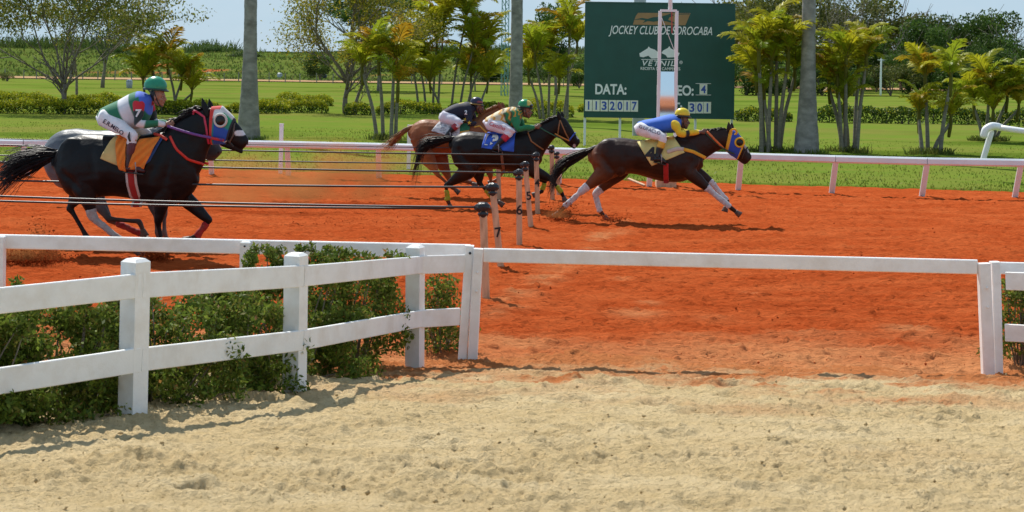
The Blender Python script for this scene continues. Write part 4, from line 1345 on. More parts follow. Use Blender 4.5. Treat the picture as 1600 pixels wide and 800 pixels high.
# grandstand behind the photographer: the mirror shows its roof
gs = empty("grandstand", (1, -21, .9)); tag(gs, "tiled roof grandstand behind the viewer, seen only in the finish mirror", "grandstand")
M['roof'] = mat("roof_tile", (.36, .13, .06), .8, .2, 3); M['plaster'] = mat("plaster", (.6, .55, .48), .8, .1, 2); M['shade_wall'] = mat("dark_wall", (.05, .045, .04), .8, .1, 2)
mb = MB(); mb.add([(-22, 0, 5.55), (22, 0, 5.55), (22, 0, 5.9), (-22, 0, 5.9), (-22, -9, 5.9), (22, -9, 5.9), (22, -9, 6.9), (-22, -9, 6.9)], [(0, 1, 2, 3), (3, 2, 6, 7), (0, 4, 5, 1), (4, 7, 6, 5), (0, 3, 7, 4), (1, 5, 6, 2)]); mb.build("roof", M['roof'], gs, False)
for k in range(8):
    mb = MB(); mb.beam((-21 + 6 * k, -.6, 0), (-21 + 6 * k, -.6, 5.5), .3, .3, up=(0, 1, 0)); mb.build("column", M['plaster'], gs, False)
mb = MB(); mb.box((0, -8.8, 2.75), (43, .3, 5.5)); mb.build("wall", M['shade_wall'], gs, False)
for k in range(5):
    mb = MB(); mb.box((0, -2 - 1.2 * k, .25 + .45 * k), (42, 1.19, .5)); mb.build("step", M['plaster'], gs, False)
# ================================================================== HORSES AND RIDERS
class Frame:
    """photo tracing -> local metres (x forward, y to the far side, z up) for a horse seen side-on"""
    def __init__(self, px0, py0, heading, stretch=1.0):
        self.px0, self.py0 = px0, py0
        self.pos = on_ground(px0, py0)
        self.s = F / self.pos.y
        self.k = stretch
        self.heading = heading
    def P(self, px, py, y=0.0):
        z = (self.py0 + ROLL * (px - self.px0) - py) / self.s
        x = ((px - self.px0) + ROLL * (self.py0 - py) * -1.0) / self.s * self.k
        return Vector((x, y, z))
    def sec(self, a, b, w, y=0.0):
        A, B = self.P(*a), self.P(*b)
        return ((A + B) / 2 + Vector((0, y, 0)), (A - B) / 2, Vector((0, w, 0)))

def surf(bvh, x, z, side):
    """y of the hide at (x, z) on one side; side=-1 is the near side"""
    h = bvh.ray_cast(Vector((x, side * 2.0, z)), Vector((0, -side, 0)))
    if h[0] is None:
        n = bvh.find_nearest(Vector((x, side * .2, z)))
        return n[0].y, n[1]
    return h[0].y, h[1]

def strap(fr, bvh, pts, width, m, name, parent, col, off=.008, sides=(-1, 1), thick=.006, n=14):
    mb = MB()
    P = [fr.P(*p) for p in pts]
    for side in sides:
        S = []
        for i in range(n + 1):
            t = i / n * (len(P) - 1); k = min(int(t), len(P) - 2)
            q = P[k].lerp(P[k + 1], t - k)
            y, nr = surf(bvh, q.x, q.z, side)
            S.append(Vector((q.x, y + side * off, q.z)))
        secs = []
        for i, p in enumerate(S):
            t = (S[min(i + 1, n)] - S[max(i - 1, 0)]).normalized()
            nr = Vector((0, side, 0)); nr = (nr - t * nr.dot(t)).normalized()
            secs.append((p, t.cross(nr) * width / 2, nr * thick))
        mb.loft(secs, n=8, sub=1, col=col)
    return mb.build(name, m, parent)

def drape(fr, bvh, quad, m, name, parent, colf, off=.014, ripple=.006, nu=22, nv=18, both=True, flare=0.0):
    """cloth lying over the back: quad = top rear, top front, bottom front, bottom rear (photo pixels)"""
    A, B, C, D_ = [fr.P(*q) for q in quad]
    mb = MB()
    for side in ((-1, 1) if both else (-1,)):
        V, C_ = [], []
        for j in range(nv + 1):
            v = j / nv
            for i in range(nu + 1):
                u = i / nu
                q = (A.lerp(B, u)).lerp(D_.lerp(C, u), v)
                y, nr = surf(bvh, q.x, q.z, side)
                o = off + ripple * math.sin(u * 9 + v * 5) * math.sin(v * 7 + u * 3) + flare * v * v
                p = Vector((q.x, y + side * o, q.z))
                V.append(p); C_.append(colf(u, v))
        n = len(V)
        V2 = [p - Vector((0, side * .006, 0)) for p in V]
        W = nu + 1
        fs = [(j * W + i, j * W + i + 1, (j + 1) * W + i + 1, (j + 1) * W + i) for j in range(nv) for i in range(nu)]
        fs += [tuple(n + k for k in reversed(f)) for f in fs]
        rim = [i for i in range(W)] + [j * W + nu for j in range(1, nv + 1)] + [nv * W + i for i in range(nu - 1, -1, -1)] + [j * W for j in range(nv - 1, 0, -1)]
        fs += [(rim[i], n + rim[i], n + rim[(i + 1) % len(rim)], rim[(i + 1) % len(rim)]) for i in range(len(rim))]
        mb.add(V + V2, fs, C_ + C_)
    return mb.build(name, m, parent)

def wear_text(fr, bvh, s, c, width, height, ang, m, parent, name="lettering", off=.005, bold=.02, shear=0.0, z=None):
    """lettering that follows the near side of a surface"""
    me = text_mesh(s, width, height, shear, bold, .002)
    bm = bmesh.new(); bm.from_mesh(me)
    bmesh.ops.triangulate(bm, faces=bm.faces)
    bm.to_mesh(me); bm.free()
    o0 = fr.P(*c)
    ca, sa = math.cos(ang), math.sin(ang)
    for v in me.vertices:
        x, zz = v.co.x * ca - v.co.y * sa, v.co.x * sa + v.co.y * ca
        X_, Z_ = o0.x + x, o0.z + zz
        y, nr = surf(bvh, X_, Z_, -1)
        v.co = Vector((X_, y - off - (.002 if v.co.z > 0 else 0), Z_))
    return link(name, me, m, parent)

def build_horse(fr, h, label):
    e = empty("horse", fr.pos, -fr.heading); tag(e, label, "horse", "racehorses galloping on the red track")
    mb = MB()
    mb.loft([fr.sec(*s) for s in h['torso']], n=22, sub=4)
    mb.loft([fr.sec(*s) for s in h['neck']], n=18, sub=4)
    mb.loft([fr.sec(*s) for s in h['head']], n=16, sub=4)
    if 'jaw' in h:
        mb.chain([(fr.P(*p), r, r * .8) for p, r in h['jaw']], n=10, sub=3)
    # cheek
    q = fr.P(*h['cheek']); mb.ball(q, (.085, .085, .10), 12, 8); 
    ends, wraps = [], []
    R = {'h': [(.21, .105), (.165, .09), (.105, .065), (.058, .042), (.050, .036), (.033, .027), (.033, .027), (.042, .035), (.033, .03)],
         'f': [(.16, .085), (.125, .08), (.095, .065), (.066, .052), (.052, .042), (.033, .027), (.032, .026), (.040, .034), (.032, .03)]}
    for kind, side, jts, wr in h['legs']:
        J = [fr.P(*p) for p in jts]
        yo = side * (.155 if kind == 'h' else .135)
        top, mid, knee, fet, toe = J
        ys = [yo * .95, yo * 1.05, yo * .9, yo * .78, yo * .72]
        for q, yy in zip(J, ys): q.y = yy
        r = R[kind]
        f = h.get('legscale', 1.0)
        seq = [(top, r[0]), (top.lerp(mid, .55), ((r[0][0] + r[1][0]) / 2, r[0][1])), (mid, r[1]), (mid.lerp(knee, .45), r[2]), (mid.lerp(knee, .85), r[3]), (knee, r[4]), (knee.lerp(fet, .25), r[5]), (knee.lerp(fet, .75), r[6]), (fet, r[7]), (fet.lerp(toe, .6), r[8])]
        mb.chain([(p, a * f, b * f) for p, (a, b) in seq], n=12, sub=3)
        if kind == 'h':      # point of hock
            d = (knee - mid).normalized(); bk = Vector((-abs(d.z), 0, d.x)).normalized() if abs(d.z) > .05 else Vector((0, 0, 1))
            mb.chain([(mid.lerp(knee, .7) + bk * .02, .03 * f, .025 * f), (knee + bk * .035 * f, .032 * f, .026 * f), (knee.lerp(fet, .18), .026 * f, .024 * f)], n=8, sub=2)
        ends.append((fet, toe)); wraps.append((knee, fet, mid, wr, kind))
    for c, r in h.get('lumps', []):
        q = fr.P(*c)
        for sg in (-1, 1):
            mb.ball(Vector((q.x, sg * r[3], q.z)), r[:3], 12, 8)
    me = remesh(mb, "body", .0135, 5, .5)
    co = coords(me)
    nv = np.empty(len(me.vertices) * 3, np.float32); me.vertices.foreach_get("normal", nv); nv = nv.reshape(-1, 3)
    body_w = np.clip((co[:, 2] - .55) / .3, 0, 1)
    mus = .016 * fbm(co[:, 0] * 4.2 + co[:, 1], co[:, 2] * 3.6 + .7 * co[:, 1], 133, 2, .5)
    def groove(a, b, w, d):
        A, B = fr.P(*a), fr.P(*b); A = np.array((A.x, A.z)); B = np.array((B.x, B.z)); p = co[:, [0, 2]]
        t = np.clip(((p - A) @ (B - A)) / ((B - A) @ (B - A)), 0, 1)
        dd = np.linalg.norm(p - (A + t[:, None] * (B - A)), axis=1)
        return -d * np.exp(-(dd / w) ** 2) * np.sin(np.pi * np.clip(t, .08, .92))
    for g in h.get('grooves', []): mus = mus + groove(*g)
    co = co + nv * (mus * body_w)[:, None]
    me.vertices.foreach_set("co", np.ascontiguousarray(co, np.float32).ravel()); me.update()
    base = np.array(h['coat'])
    col = np.repeat(base[None], len(co), 0)
    nzv = fbm(co[:, 0] * 3 + co[:, 1], co[:, 2] * 3 + 1.7 * co[:, 1], 131, 3)
    col = col * (1 + .25 * nzv[:, None])
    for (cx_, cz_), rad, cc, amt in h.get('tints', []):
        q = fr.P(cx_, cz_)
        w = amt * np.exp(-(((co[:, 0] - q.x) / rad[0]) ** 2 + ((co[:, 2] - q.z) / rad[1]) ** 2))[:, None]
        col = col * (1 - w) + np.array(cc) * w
    for (cx_, cz_), rad, cc in h.get('marks', []):        # white face marks
        q = fr.P(cx_, cz_)
        d = np.sqrt(((co[:, 0] - q.x) / rad[0]) ** 2 + ((co[:, 2] - q.z) / rad[1]) ** 2)
        w = np.clip((1.15 - d) * 5, 0, 1)[:, None]
        col = col * (1 - w) + np.array(cc) * w
    legdust = np.clip(.35 - co[:, 2], 0, .35)[:, None] / .35 * h.get('dust', .25)
    col = col * (1 - legdust) + np.array((.20, .075, .03)) * legdust
    set_col(me, np.clip(col, .003, 1))
    body = link("body", me, M['coat'], e)
    bvh = bvh_of(me)
    for (fet, toe) in ends:
        d = (toe - fet).normalized()
        a = fet.lerp(toe, .55)
        hb = MB(); hb.chain([(a, .036, .034), (a.lerp(toe, .6), .045, .042), (toe + d * .02, .056, .050)], n=12, sub=2, cap=False)
        hb.build("hoof", M['hoof'], e)
    for (knee, fet, mid, wr, kind) in wraps:
        if not wr: continue
        c, a, b = wr                    # colour, start/end along knee->fetlock (negative start reaches above the joint)
        def at(t): return knee.lerp(fet, t) if t >= 0 else knee.lerp(mid, -t)
        wb = MB()
        pts = []
        for i in range(7):
            t = a + (b - a) * i / 6
            r = .043 if t > .12 else (.043 + (.12 - t) * .10 if t > -.1 else .066)
            if t > .88: r += .006
            pts.append((at(t), r * 1.05, r * .86))
        wb.chain(pts, n=12, sub=4, col=c, wob=.004, wobs=14)
        wb.build("leg_wrap", M['wrap'], e)
    for pts in h['ears']:
        for sg in (-1, 1):
            a, b = fr.P(*pts[0]), fr.P(*pts[1])
            if sg == 1: b = b + Vector((.055, 0, -.01)); a = a + Vector((.035, 0, .0))
            d = b - a
            eb = MB(); eb.chain([(a + Vector((0, sg * .05, 0)) - d * .25, .030, .026), (a + d * .15 + Vector((0, sg * .055, 0)), .040, .024), (a + d * .55 + Vector((0, sg * .06, 0)), .036, .018), (b + Vector((0, sg * .06, 0)), .006, .006)], n=10, sub=4, col=tuple(c * .9 for c in h['coat'])); eb.build("ear", M['coat'], e)
    # eyes
    q = fr.P(*h['eye'])
    for sg in (-1, 1):
        y, nr = surf(bvh, q.x, q.z, sg)
        eb = MB(); eb.ball((q.x, y - sg * .008, q.z), (.020, .016, .017), 10, 6, col=(.006, .004, .003)); eb.build("eye", M['gloss'], e)
    q = fr.P(*h['nostril'])
    nb = MB()
    for sg in (-1, 1):
        y, nr = surf(bvh, q.x, q.z, sg)
        nb.ball((q.x, y - sg * .004, q.z), (.014, .008, .018), 8, 5, col=(.004, .003, .003))
        # lips
    o = nb.build("nostrils", M['hair'], e); o["kind"] = "stuff"
    # tail
    tb = MB(); tp = [fr.P(*p) for p in h['tail']]
    nh = h.get('tail_n', 150)
    spread = h.get('tail_spread', .16)
    for i in range(nh):
        L = random.uniform(.62, 1.05)
        o1 = Vector((random.gauss(0, .25), random.gauss(0, .55), random.gauss(0, .75)))
        wv = random.uniform(0, 6)
        pts = []
        K = 9
        for k in range(K + 1):
            t = k / K * L
            x = t * (len(tp) - 1); j = min(int(x), len(tp) - 2)
            q = tp[j].lerp(tp[j + 1], x - j)
            sp_ = spread * (.10 + 1.0 * min(t, 1.0) ** 1.25 * (1 - .25 * t))
            q = q + o1 * sp_ + Vector((0, .02 * math.sin(wv + t * 7), .035 * t * math.sin(wv * 2 + t * 8)))
            pts.append((q, .0075 * (1.1 - k / K)))
        tb.chain(pts, n=4, sub=1, cap=False, col=tuple(c * random.uniform(.7, 1.4) for c in h['hair']))
    tb.chain([(tp[0] + Vector((.08, 0, .0)), .05), (tp[0], .05), (tp[0].lerp(tp[1], .5), .038), (tp[1], .02)], n=10, sub=3, col=h['hair'])
    tb.build("tail", M['hair'], e)
    # mane
    mbm = MB(); mp_ = [fr.P(*p) for p in h['mane']]
    for i in range(int(h.get('mane_n', 170) * 1.8)):
        x = random.uniform(0, len(mp_) - 1.001); j = int(x); q = mp_[j].lerp(mp_[j + 1], x - j)
        tdir = (mp_[j + 1] - mp_[j]).normalized()
        L = random.uniform(.08, .17) * h.get('mane_len', 1)
        up = Vector((-tdir.z, 0, tdir.x)); up = up if up.z > 0 else -up
        d = up * random.uniform(.15, .55) - tdir * random.uniform(.6, 1.3)
        d.normalize()
        q = q + Vector((0, random.uniform(-.025, .025), -.02))
        mbm.chain([(q, .008), (q + d * L * .5, .0065), (q + d * L + Vector((0, random.uniform(-.05, .05), -L * .35)), .002)], n=4, sub=1, cap=False, col=tuple(c * random.uniform(.7, 1.4) for c in h['hair']))
    mbm.build("mane", M['hair'], e)
    return e, bvh

def head_cover(fr, h, parent, a, b, colf, infl=.013, name="hood"):
    """hood over part of the head: a..b as fractions along the head sections"""
    S = [fr.sec(*s) for s in h['head']]
    n = len(S) - 1
    secs = []
    for i in range(9):
        t = (a + (b - a) * i / 8) * n; k = min(int(t), n - 1); f = t - k
        c, v1, v2 = [S[k][j].lerp(S[k + 1][j], f) for j in range(3)]
        secs.append((c, v1 * (1 + infl / v1.length), v2 * (1 + (infl + .014) / v2.length)))
    mb = MB(); mb.loft(secs, n=36, sub=4, cap=False, colf=colf)
    return mb.build(name, M['cloth'], parent)

def eye_cup(fr, bvh, c, R, col, parent, dark=(.004, .004, .005)):
    q = fr.P(*c)
    for sg in (-1, 1):
        y, nr = surf(bvh, q.x, q.z, sg)
        rot = Matrix.Rotation(math.radians(90), 3, 'X')
        mb = MB(); mb.torus((q.x, y + sg * .042, q.z), R, .017, 22, 8, rot, col); mb.build("cup_rim", M['cloth'], parent)
        mb = MB(); mb.ball((q.x, y + sg * .036, q.z), (R * .95, .038, R * .95), 14, 8, col=dark); mb.build("eye_cup", M['gloss'], parent)

def rein(fr, hand, mouth, parent, col, yh=.07, ym=.06, sag=.03, r=.008, name="reins"):
    mb = MB()
    for sg in (-1, 1):
        a, b = fr.P(*hand, sg * yh), fr.P(*mouth, sg * ym)
        pts = []
        for k in range(6):
            t = k / 5; q = a.lerp(b, t); q.z -= sag * 4 * t * (1 - t); q.y += sg * .05 * math.sin(math.pi * t)
            pts.append((q, r * 1.5, r * .6))
        mb.chain(pts, n=6, sub=2, col=col)
    return mb.build(name, M['leather'], parent)

def build_rider(fr, j, label, heading):
    e = empty("person", fr.pos, -heading); tag(e, label, "jockey", "jockeys riding the racehorses")
    P = fr.P
    sk = j.get('skin', (.30, .15, .09))
    def limbp(side):
        s = side
        return dict(hip=P(*j['hip'], s * .10), knee=P(*j['knee'], s * .27), ankle=P(*j['ankle'], s * .315), toe=P(*j['toe'], s * .33),
                    sh=P(*j['shoulder'], s * .165), el=P(*j['elbow'], s * .235), hand=P(*j['hand'], s * .075))
    Lm = {s: limbp(s) for s in (-1, 1)}
    Lm[1]['el'].x += .05; Lm[1]['hand'].x += .04; Lm[1]['hand'].z -= .015
    hc = P(*j['head'])
    tors = [fr.sec(*s) for s in j['torso']]
    mb = MB()
    mb.loft([(c, v1 * .80, v2 * .80) for c, v1, v2 in tors], n=16, sub=3)
    nk = tors[-1][0]
    tilt = j.get('tilt', -.12)
    rotH = Matrix.Rotation(-tilt, 3, 'Y')
    def hd(x, y, z): return hc + rotH @ Vector((x, y, z))
    mb.chain([(tors[-2][0].lerp(nk, .6), .07, .075), (nk.lerp(hc, .4), .056, .056), (hd(-.03, 0, -.02), .055, .055)], n=12, sub=3)
    mb.ball(hd(-.012, 0, .035), (.098, .078, .10), 16, 12, rot=rotH)
    mb.ball(hd(.022, 0, -.045), (.068, .058, .068), 14, 10, rot=rotH)
    mb.ball(hd(.058, 0, -.092), (.028, .030, .022), 10, 8, rot=rotH)          # chin
    mb.chain([(hd(.083, 0, .02), .011, .011), (hd(.105, 0, -.022), .017, .016), (hd(.086, 0, -.036), .011, .013)], n=8, sub=3)  # nose
    mb.ball(hd(.085, 0, -.060), (.013, .024, .010), 8, 6, rot=rotH)           # lips
    for sg in (-1, 1):
        mb.ball(hd(.070, sg * .034, .030), (.020, .026, .011), 8, 6, rot=rotH)    # brow
        mb.ball(hd(-.012, sg * .078, -.005), (.018, .012, .030), 8, 6, rot=rotH)  # ear
        mb.ball(hd(.055, sg * .042, -.028), (.028, .020, .020), 8, 6, rot=rotH)   # cheekbone
    for s in (-1, 1):
        L = Lm[s]
        mb.chain([(L['hip'], .085, .08), (L['hip'].lerp(L['knee'], .5), .072, .07), (L['knee'], .052, .05), (L['knee'].lerp(L['ankle'], .3), .05, .048), (L['ankle'], .033, .03)], n=12, sub=3)
        mb.chain([(L['ankle'] + Vector((-.04, 0, -.03)), .035, .03), (L['ankle'].lerp(L['toe'], .5), .035, .036), (L['toe'], .024, .034)], n=10, sub=3)
        mb.chain([(L['sh'], .055, .055), (L['sh'].lerp(L['el'], .5), .046, .046), (L['el'], .037, .037), (L['el'].lerp(L['hand'], .35), .037, .036), (L['el'].lerp(L['hand'], .88), .025, .028)], n=12, sub=3)
        # hand: palm, four curled fingers of unequal length, thumb on the side
        d = (L['hand'] - L['el']).normalized(); c = L['hand'] + d * .015
        up = Vector((0, 0, 1)); up = (up - d * up.dot(d)).normalized(); inn = Vector((0, -s, 0))
        mb.chain([(c - d * .055, .026, .024), (c - d * .01, .040, .020), (c + d * .025, .042, .019)], n=10, sub=3)
        for k, ln in enumerate((.90, 1.0, .95, .78)):
            u = up * (.031 - .021 * k)
            k0 = c + d * .028 + u
            k1 = k0 + d * .030 * ln + inn * .012
            k2 = k1 + d * .006 + inn * .030 * ln - up * .003
            k3 = k2 - d * .024 * ln + inn * .008
            mb.chain([(k0, .0105), (k1, .0098), (k2, .0092), (k3, .008)], n=7, sub=2)
        t0 = c - d * .015 + up * .034 + inn * .006
        mb.chain([(t0, .012), (t0 + d * .030 + up * .012 + inn * .012, .0105), (t0 + d * .050 + up * .002 + inn * .026, .0085)], n=7, sub=2)
    me = remesh(mb, "body", .0075, 2, .5)
    co = coords(me)
    col = np.repeat(np.array(sk)[None], len(co), 0) * (1 + .12 * fbm(co[:, 0] * 20, co[:, 2] * 20 + co[:, 1] * 9, 141, 3)[:, None])
    rel = (co - np.array(hc)) @ np.array(rotH)
    hair = (rel[:, 0] < -.03) & (rel[:, 2] > -.055) & (rel[:, 2] < .2) & (np.abs(rel[:, 1]) < .12) & (np.linalg.norm(rel, axis=1) < .17)
    col[hair] = (.012, .009, .007)
    lip = np.linalg.norm((rel - np.array((.090, 0, -.060))) / np.array((.018, .026, .011)), axis=1) < 1
    col[lip] = (.24, .085, .065)
    set_col(me, col)
    link("body", me, M['skin'], e)
    for sg in (-1, 1):
        q = hd(.080, sg * .034, .008)
        eb = MB(); eb.ball(q, (.011, .013, .009), 8, 6, rot=rotH, colf=lambda v: (.006, .005, .005) if v.x > .002 else (.55, .5, .46)); eb.build("eye", M['gloss'], e)
    # shirt
    sb_ = MB(); sb_.loft(tors, n=40, sub=9, colf=j['shirt'], wob=.006, wobs=4)
    sh = sb_.build("shirt", M['cloth'], e)
    for s in (-1, 1):
        L = Lm[s]
        pts = [(L['sh'] + Vector((-.03, -s * .09, .015)), .070, .075), (L['sh'] + Vector((-.005, -s * .01, .0)), .080, .074), (L['sh'].lerp(L['el'], .5), .068, .062), (L['el'], .056, .052), (L['el'].lerp(L['hand'], .4), .052, .048), (L['el'].lerp(L['hand'], .70), .040, .038), (L['el'].lerp(L['hand'], .86), .031, .032)]
        ab = MB(); ab.chain(pts, n=20, sub=8, colf=j['sleeve'], wob=.005, wobs=8)
        ab.build("sleeve", M['cloth'], sh)
    if 'collar' in j:
        cb = MB(); cb.chain([(nk.lerp(tors[-2][0], .15), .085, .085), (nk.lerp(hc, .25), .066, .066)], n=14, sub=2, col=j['collar']); cb.build("collar", M['cloth'], sh)
    # breeches
    bb = MB()
    c, v1, v2 = tors[0]
    bb.loft([(c + Vector((-.04, 0, -.02)), v1 * .85, v2 * .75), (c + Vector((.01, 0, -.015)), v1 * 1.10, v2 * 1.02), (tors[1][0].lerp(c, .35), tors[1][1].lerp(v1, .35) * .93, tors[1][2] * .97)], n=18, sub=4)
    for s in (-1, 1):
        L = Lm[s]
        bb.chain([(L['hip'] + Vector((-.05, 0, 0)), .115, .10), (L['hip'].lerp(L['knee'], .35), .108, .098), (L['hip'].lerp(L['knee'], .75), .088, .082), (L['knee'] + Vector((-.005, 0, 0)), .072, .068), (L['knee'].lerp(L['ankle'], .22), .062, .060), (L['knee'].lerp(L['ankle'], .32), .056, .056)], n=16, sub=4, wob=.003)
    bme = remesh(bb, "breeches", .011, 3, .5)
    co = coords(bme)
    bc = j.get('breech', (.78, .77, .80))
    set_col(bme, np.repeat(np.array(bc)[None], len(co), 0))
    # fabric folds
    nv = np.empty(len(bme.vertices) * 3, np.float32); bme.vertices.foreach_get("normal", nv); nv = nv.reshape(-1, 3)
    dz = .010 * np.sin(22 * co[:, 0] + 30 * co[:, 2] + 5 * fbm(co[:, 0] * 4, co[:, 2] * 4, 151, 2)) * np.clip(.3 + fbm(co[:, 0] * 5, co[:, 2] * 5, 153, 2) * 1.5, 0, 1)
    co = co + nv * dz[:, None]
    bme.vertices.foreach_set("co", np.ascontiguousarray(co, np.float32).ravel()); bme.update()
    br = link("breeches", bme, M['cloth'], e)
    br_bvh = bvh_of(bme)
    # boots
    for s in (-1, 1):
        L = Lm[s]
        kb = L['knee'].lerp(L['ankle'], .24); ft = (L['toe'] - L['ankle']); ft.normalize()
        bt = MB()
        bt.chain([(kb, .062, .060), (kb.lerp(L['ankle'], .35), .062, .058), (kb.lerp(L['ankle'], .75), .046, .044), (L['ankle'] + Vector((0, 0, -.02)), .048, .042)], n=14, sub=4, colf=lambda t, th, p: j['boot_top'] if t < j.get('top_frac', .0) else j['boot'], wob=.002)
        bt.chain([(L['ankle'] + Vector((-.045, 0, -.045)), .042, .036), (L['ankle'].lerp(L['toe'], .35) + Vector((0, 0, -.012)), .050, .042), (L['ankle'].lerp(L['toe'], .8), .038, .044), (L['toe'] + ft * .02, .026, .036)], n=12, sub=4, col=j['boot'])
        o = bt.build("boot", M['leather'], e)
        sl = MB(); a = L['ankle'] + Vector((-.06, 0, -.088)); b = L['toe'] + ft * .03 + Vector((0, 0, -.036))
        sl.beam(a, b, .075, .016, bev=.004, col=(.02, .018, .016)); sl.build("sole", M['leather'], o, False)
        st = MB()
        mid = L['ankle'].lerp(L['toe'], .6)
        st.chain([(mid + Vector((-.01, 0, .075)), .012, .05), (mid + Vector((0, 0, .02)), .010, .058), (mid + Vector((0, 0, -.055)), .008, .05)], n=8, sub=2, col=(.35, .35, .36)); st.build("stirrup", M['leather'], e)
    # helmet
    hm = P(*j['helmet'])
    hr = j.get('hr', .150)
    def hz(x, y, z): return hm + rotH @ Vector((x, y, z))
    mb = MB(); mb.ball(hm, (hr, hr * .82, hr * .86), 30, 14, rot=rotH, zmin=-.42, colf=j['hat'])
    o = mb.build("helmet", M['gloss'] if not j.get('soft') else M['cloth'], e)
    mb = MB(); mb.ball(hz(hr * .72, 0, -hr * .30), (hr * .52, hr * .66, .016), 18, 6, rot=rotH @ Matrix.Rotation(.16, 3, 'Y'), zmin=-.9, col=j['peak']); mb.build("peak", M['leather'], o)
    mb = MB(); mb.torus(hz(-.002, 0, -hr * .26), hr * .975, .014, 28, 6, rot=rotH, col=j['band'], sx=1.0)
    vs = [Vector(v) for v in mb.v]
    mb.v = [tuple(hm + rotH @ Vector(((rotH.inverted() @ (v - hm)).x, (rotH.inverted() @ (v - hm)).y * .83, (rotH.inverted() @ (v - hm)).z))) for v in vs]
    mb.build("band", M['leather'], o)
    mb = MB()
    for sg in (-1, 1):
        mb.chain([(hz(.01, sg * hr * .66, -hr * .35), .007), (hd(.015, sg * .068, -.04), .007), (hd(.05, sg * .034, -.112), .007), (hd(.06, 0, -.118), .007)], n=6, sub=2, col=j.get('strap', (.015, .015, .015)))
    mb.build("chin_strap", M['leather'], o)
    if j.get('goggles'):
        mb = MB(); gq = hz(hr * .88, 0, hr * .02)
        mb.ball(gq, (.035, .085, .032), 12, 6, rot=rotH, col=j['goggles']); mb.build("goggles", M['gloss'], o)
    return e, br, br_bvh, Lm, sh

WHITE = (.62, .62, .64)
# ---------------------------------------------------------------- leading bay horse with the yellow cloth
frA = Frame(1040, 347, .11)
hA = dict(
    torso=[((923, 238), (925, 258), .11), ((931, 227), (932, 276), .20), ((949, 217), (952, 281), .265), ((974, 216), (975, 273), .27), ((1000, 219.5), (1000, 274), .285), ((1030, 217), (1032, 283), .29), ((1055, 213), (1060, 284.5), .265), ((1076, 215), (1079, 279), .215), ((1089, 225), (1092, 268), .14)],
    neck=[((1050, 214), (1082, 270), .17), ((1074, 208), (1101, 249), .115), ((1104, 202), (1116, 238), .085), ((1133, 201), (1130, 232), .075)],
    head=[((1136, 201), (1130, 231), .075), ((1150, 205), (1141, 241), .086), ((1160, 219), (1150, 246), .075), ((1168, 232), (1157, 250), .057), ((1173.5, 242), (1163, 255), .050)],
    cheek=(1142, 227), jaw=[((1146, 240), .045), ((1158, 251), .034), ((1164, 255), .026)], ears=[((1139, 205), (1137.5, 190.5))],
    legs=[('h', -1, [(948, 241), (946, 268), (908, 300), (883, 323), (867, 339)], (WHITE, -.30, .98)),
          ('h', 1, [(956, 243), (968, 268), (929, 306), (937, 332), (948, 345)], (WHITE, -.22, 1.0)),
          ('f', -1, [(1078, 246), (1078, 269), (1109, 296), (1141, 323), (1154, 333)], (WHITE, -.16, .92)),
          ('f', 1, [(1080, 246), (1082, 266), (1114, 288), (1136, 315), (1132, 329)], (WHITE, -.16, .92))],
    lumps=[((950, 240), (.22, .12, .24, .13)), ((1076, 250), (.15, .10, .22, .12)), ((970, 262), (.12, .10, .14, .14))],
    grooves=[((934, 235), (962, 272), .05, .028), ((976, 226), (980, 262), .05, .02), ((1066, 224), (1054, 268), .05, .022), ((1086, 240), (1072, 276), .04, .02)], coat=(.026, .0115, .0075), hair=(.006, .005, .005), dust=.25,
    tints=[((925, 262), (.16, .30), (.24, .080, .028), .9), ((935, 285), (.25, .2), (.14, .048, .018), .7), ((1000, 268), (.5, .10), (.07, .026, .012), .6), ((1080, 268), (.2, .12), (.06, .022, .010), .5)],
    marks=[((1164, 222), (.03, .10), (.55, .53, .5)), ((1168.5, 231), (.025, .07), (.55, .53, .5))],
    eye=(1154, 218), nostril=(1170.5, 246.5),
    tail=[(930, 232), (912, 240), (890, 250), (872, 264), (864, 280), (858, 300)], tail_spread=.15, tail_n=190,
    mane=[(1064, 211), (1085, 206), (1108, 202), (1136, 200)], mane_len=.8)
hoA, bvA = build_horse(frA, hA, "bay horse leading at full stretch in a blue and yellow hood and yellow saddle cloth")
YEL = (.78, .56, .10); PALE_Y = (.72, .62, .22)
drape(frA, bvA, [(996, 221), (1052, 212), (1070, 237), (1019, 258)], M['cloth'], "saddle_cloth", hoA, lambda u, v: tuple(c * (.94 + .1 * math.sin(u * 17 + v * 9)) for c in PALE_Y), flare=.01)
wear_text(frA, bvA, "4", (1017, 239), .17, .22, .0, M['ink'], hoA, "number", .030, bold=.05)
strap(frA, bvA, [(1041, 254), (1041, 285)], .085, M['cloth'], "girth", hoA, (.42, .015, .012), .014, sides=(-1,))
strap(frA, bvA, [(1043, 236), (1058, 231), (1068, 232)], .065, M['cloth'], "breast_band", hoA, (.55, .50, .42), .030)
strap(frA, bvA, [(1068, 232), (1083, 236), (1102, 246)], .055, M['cloth'], "breast_band", hoA, (.75, .42, .03), .016)
def hoodA(t, th, p):
    if t < .16 or t > .90: return (.72, .40, .02)
    return (.02, .07, .42)
ho = head_cover(frA, hA, hoA, .05, .58, hoodA)
eye_cup(frA, bvA, (1154.5, 221.5), .070, (.80, .46, .02), ho)
mb = MB(); q = frA.P(1144, 207)
for sg in (-1, 1):
    y, _ = surf(bvA, q.x, q.z, sg)
    mb.torus((q.x + .01, y + sg * .036, q.z + .015), .052, .017, 20, 8, Matrix.Rotation(math.radians(90 - 25 * sg), 3, 'X'), (.80, .46, .02))
o = mb.build("ear_ring", M['cloth'], ho); o["kind"] = "stuff"
strap(frA, bvA, [(1158, 247), (1161, 238), (1167, 229)], .02, M['leather'], "bridle", hoA, (.03, .02, .015), .01)
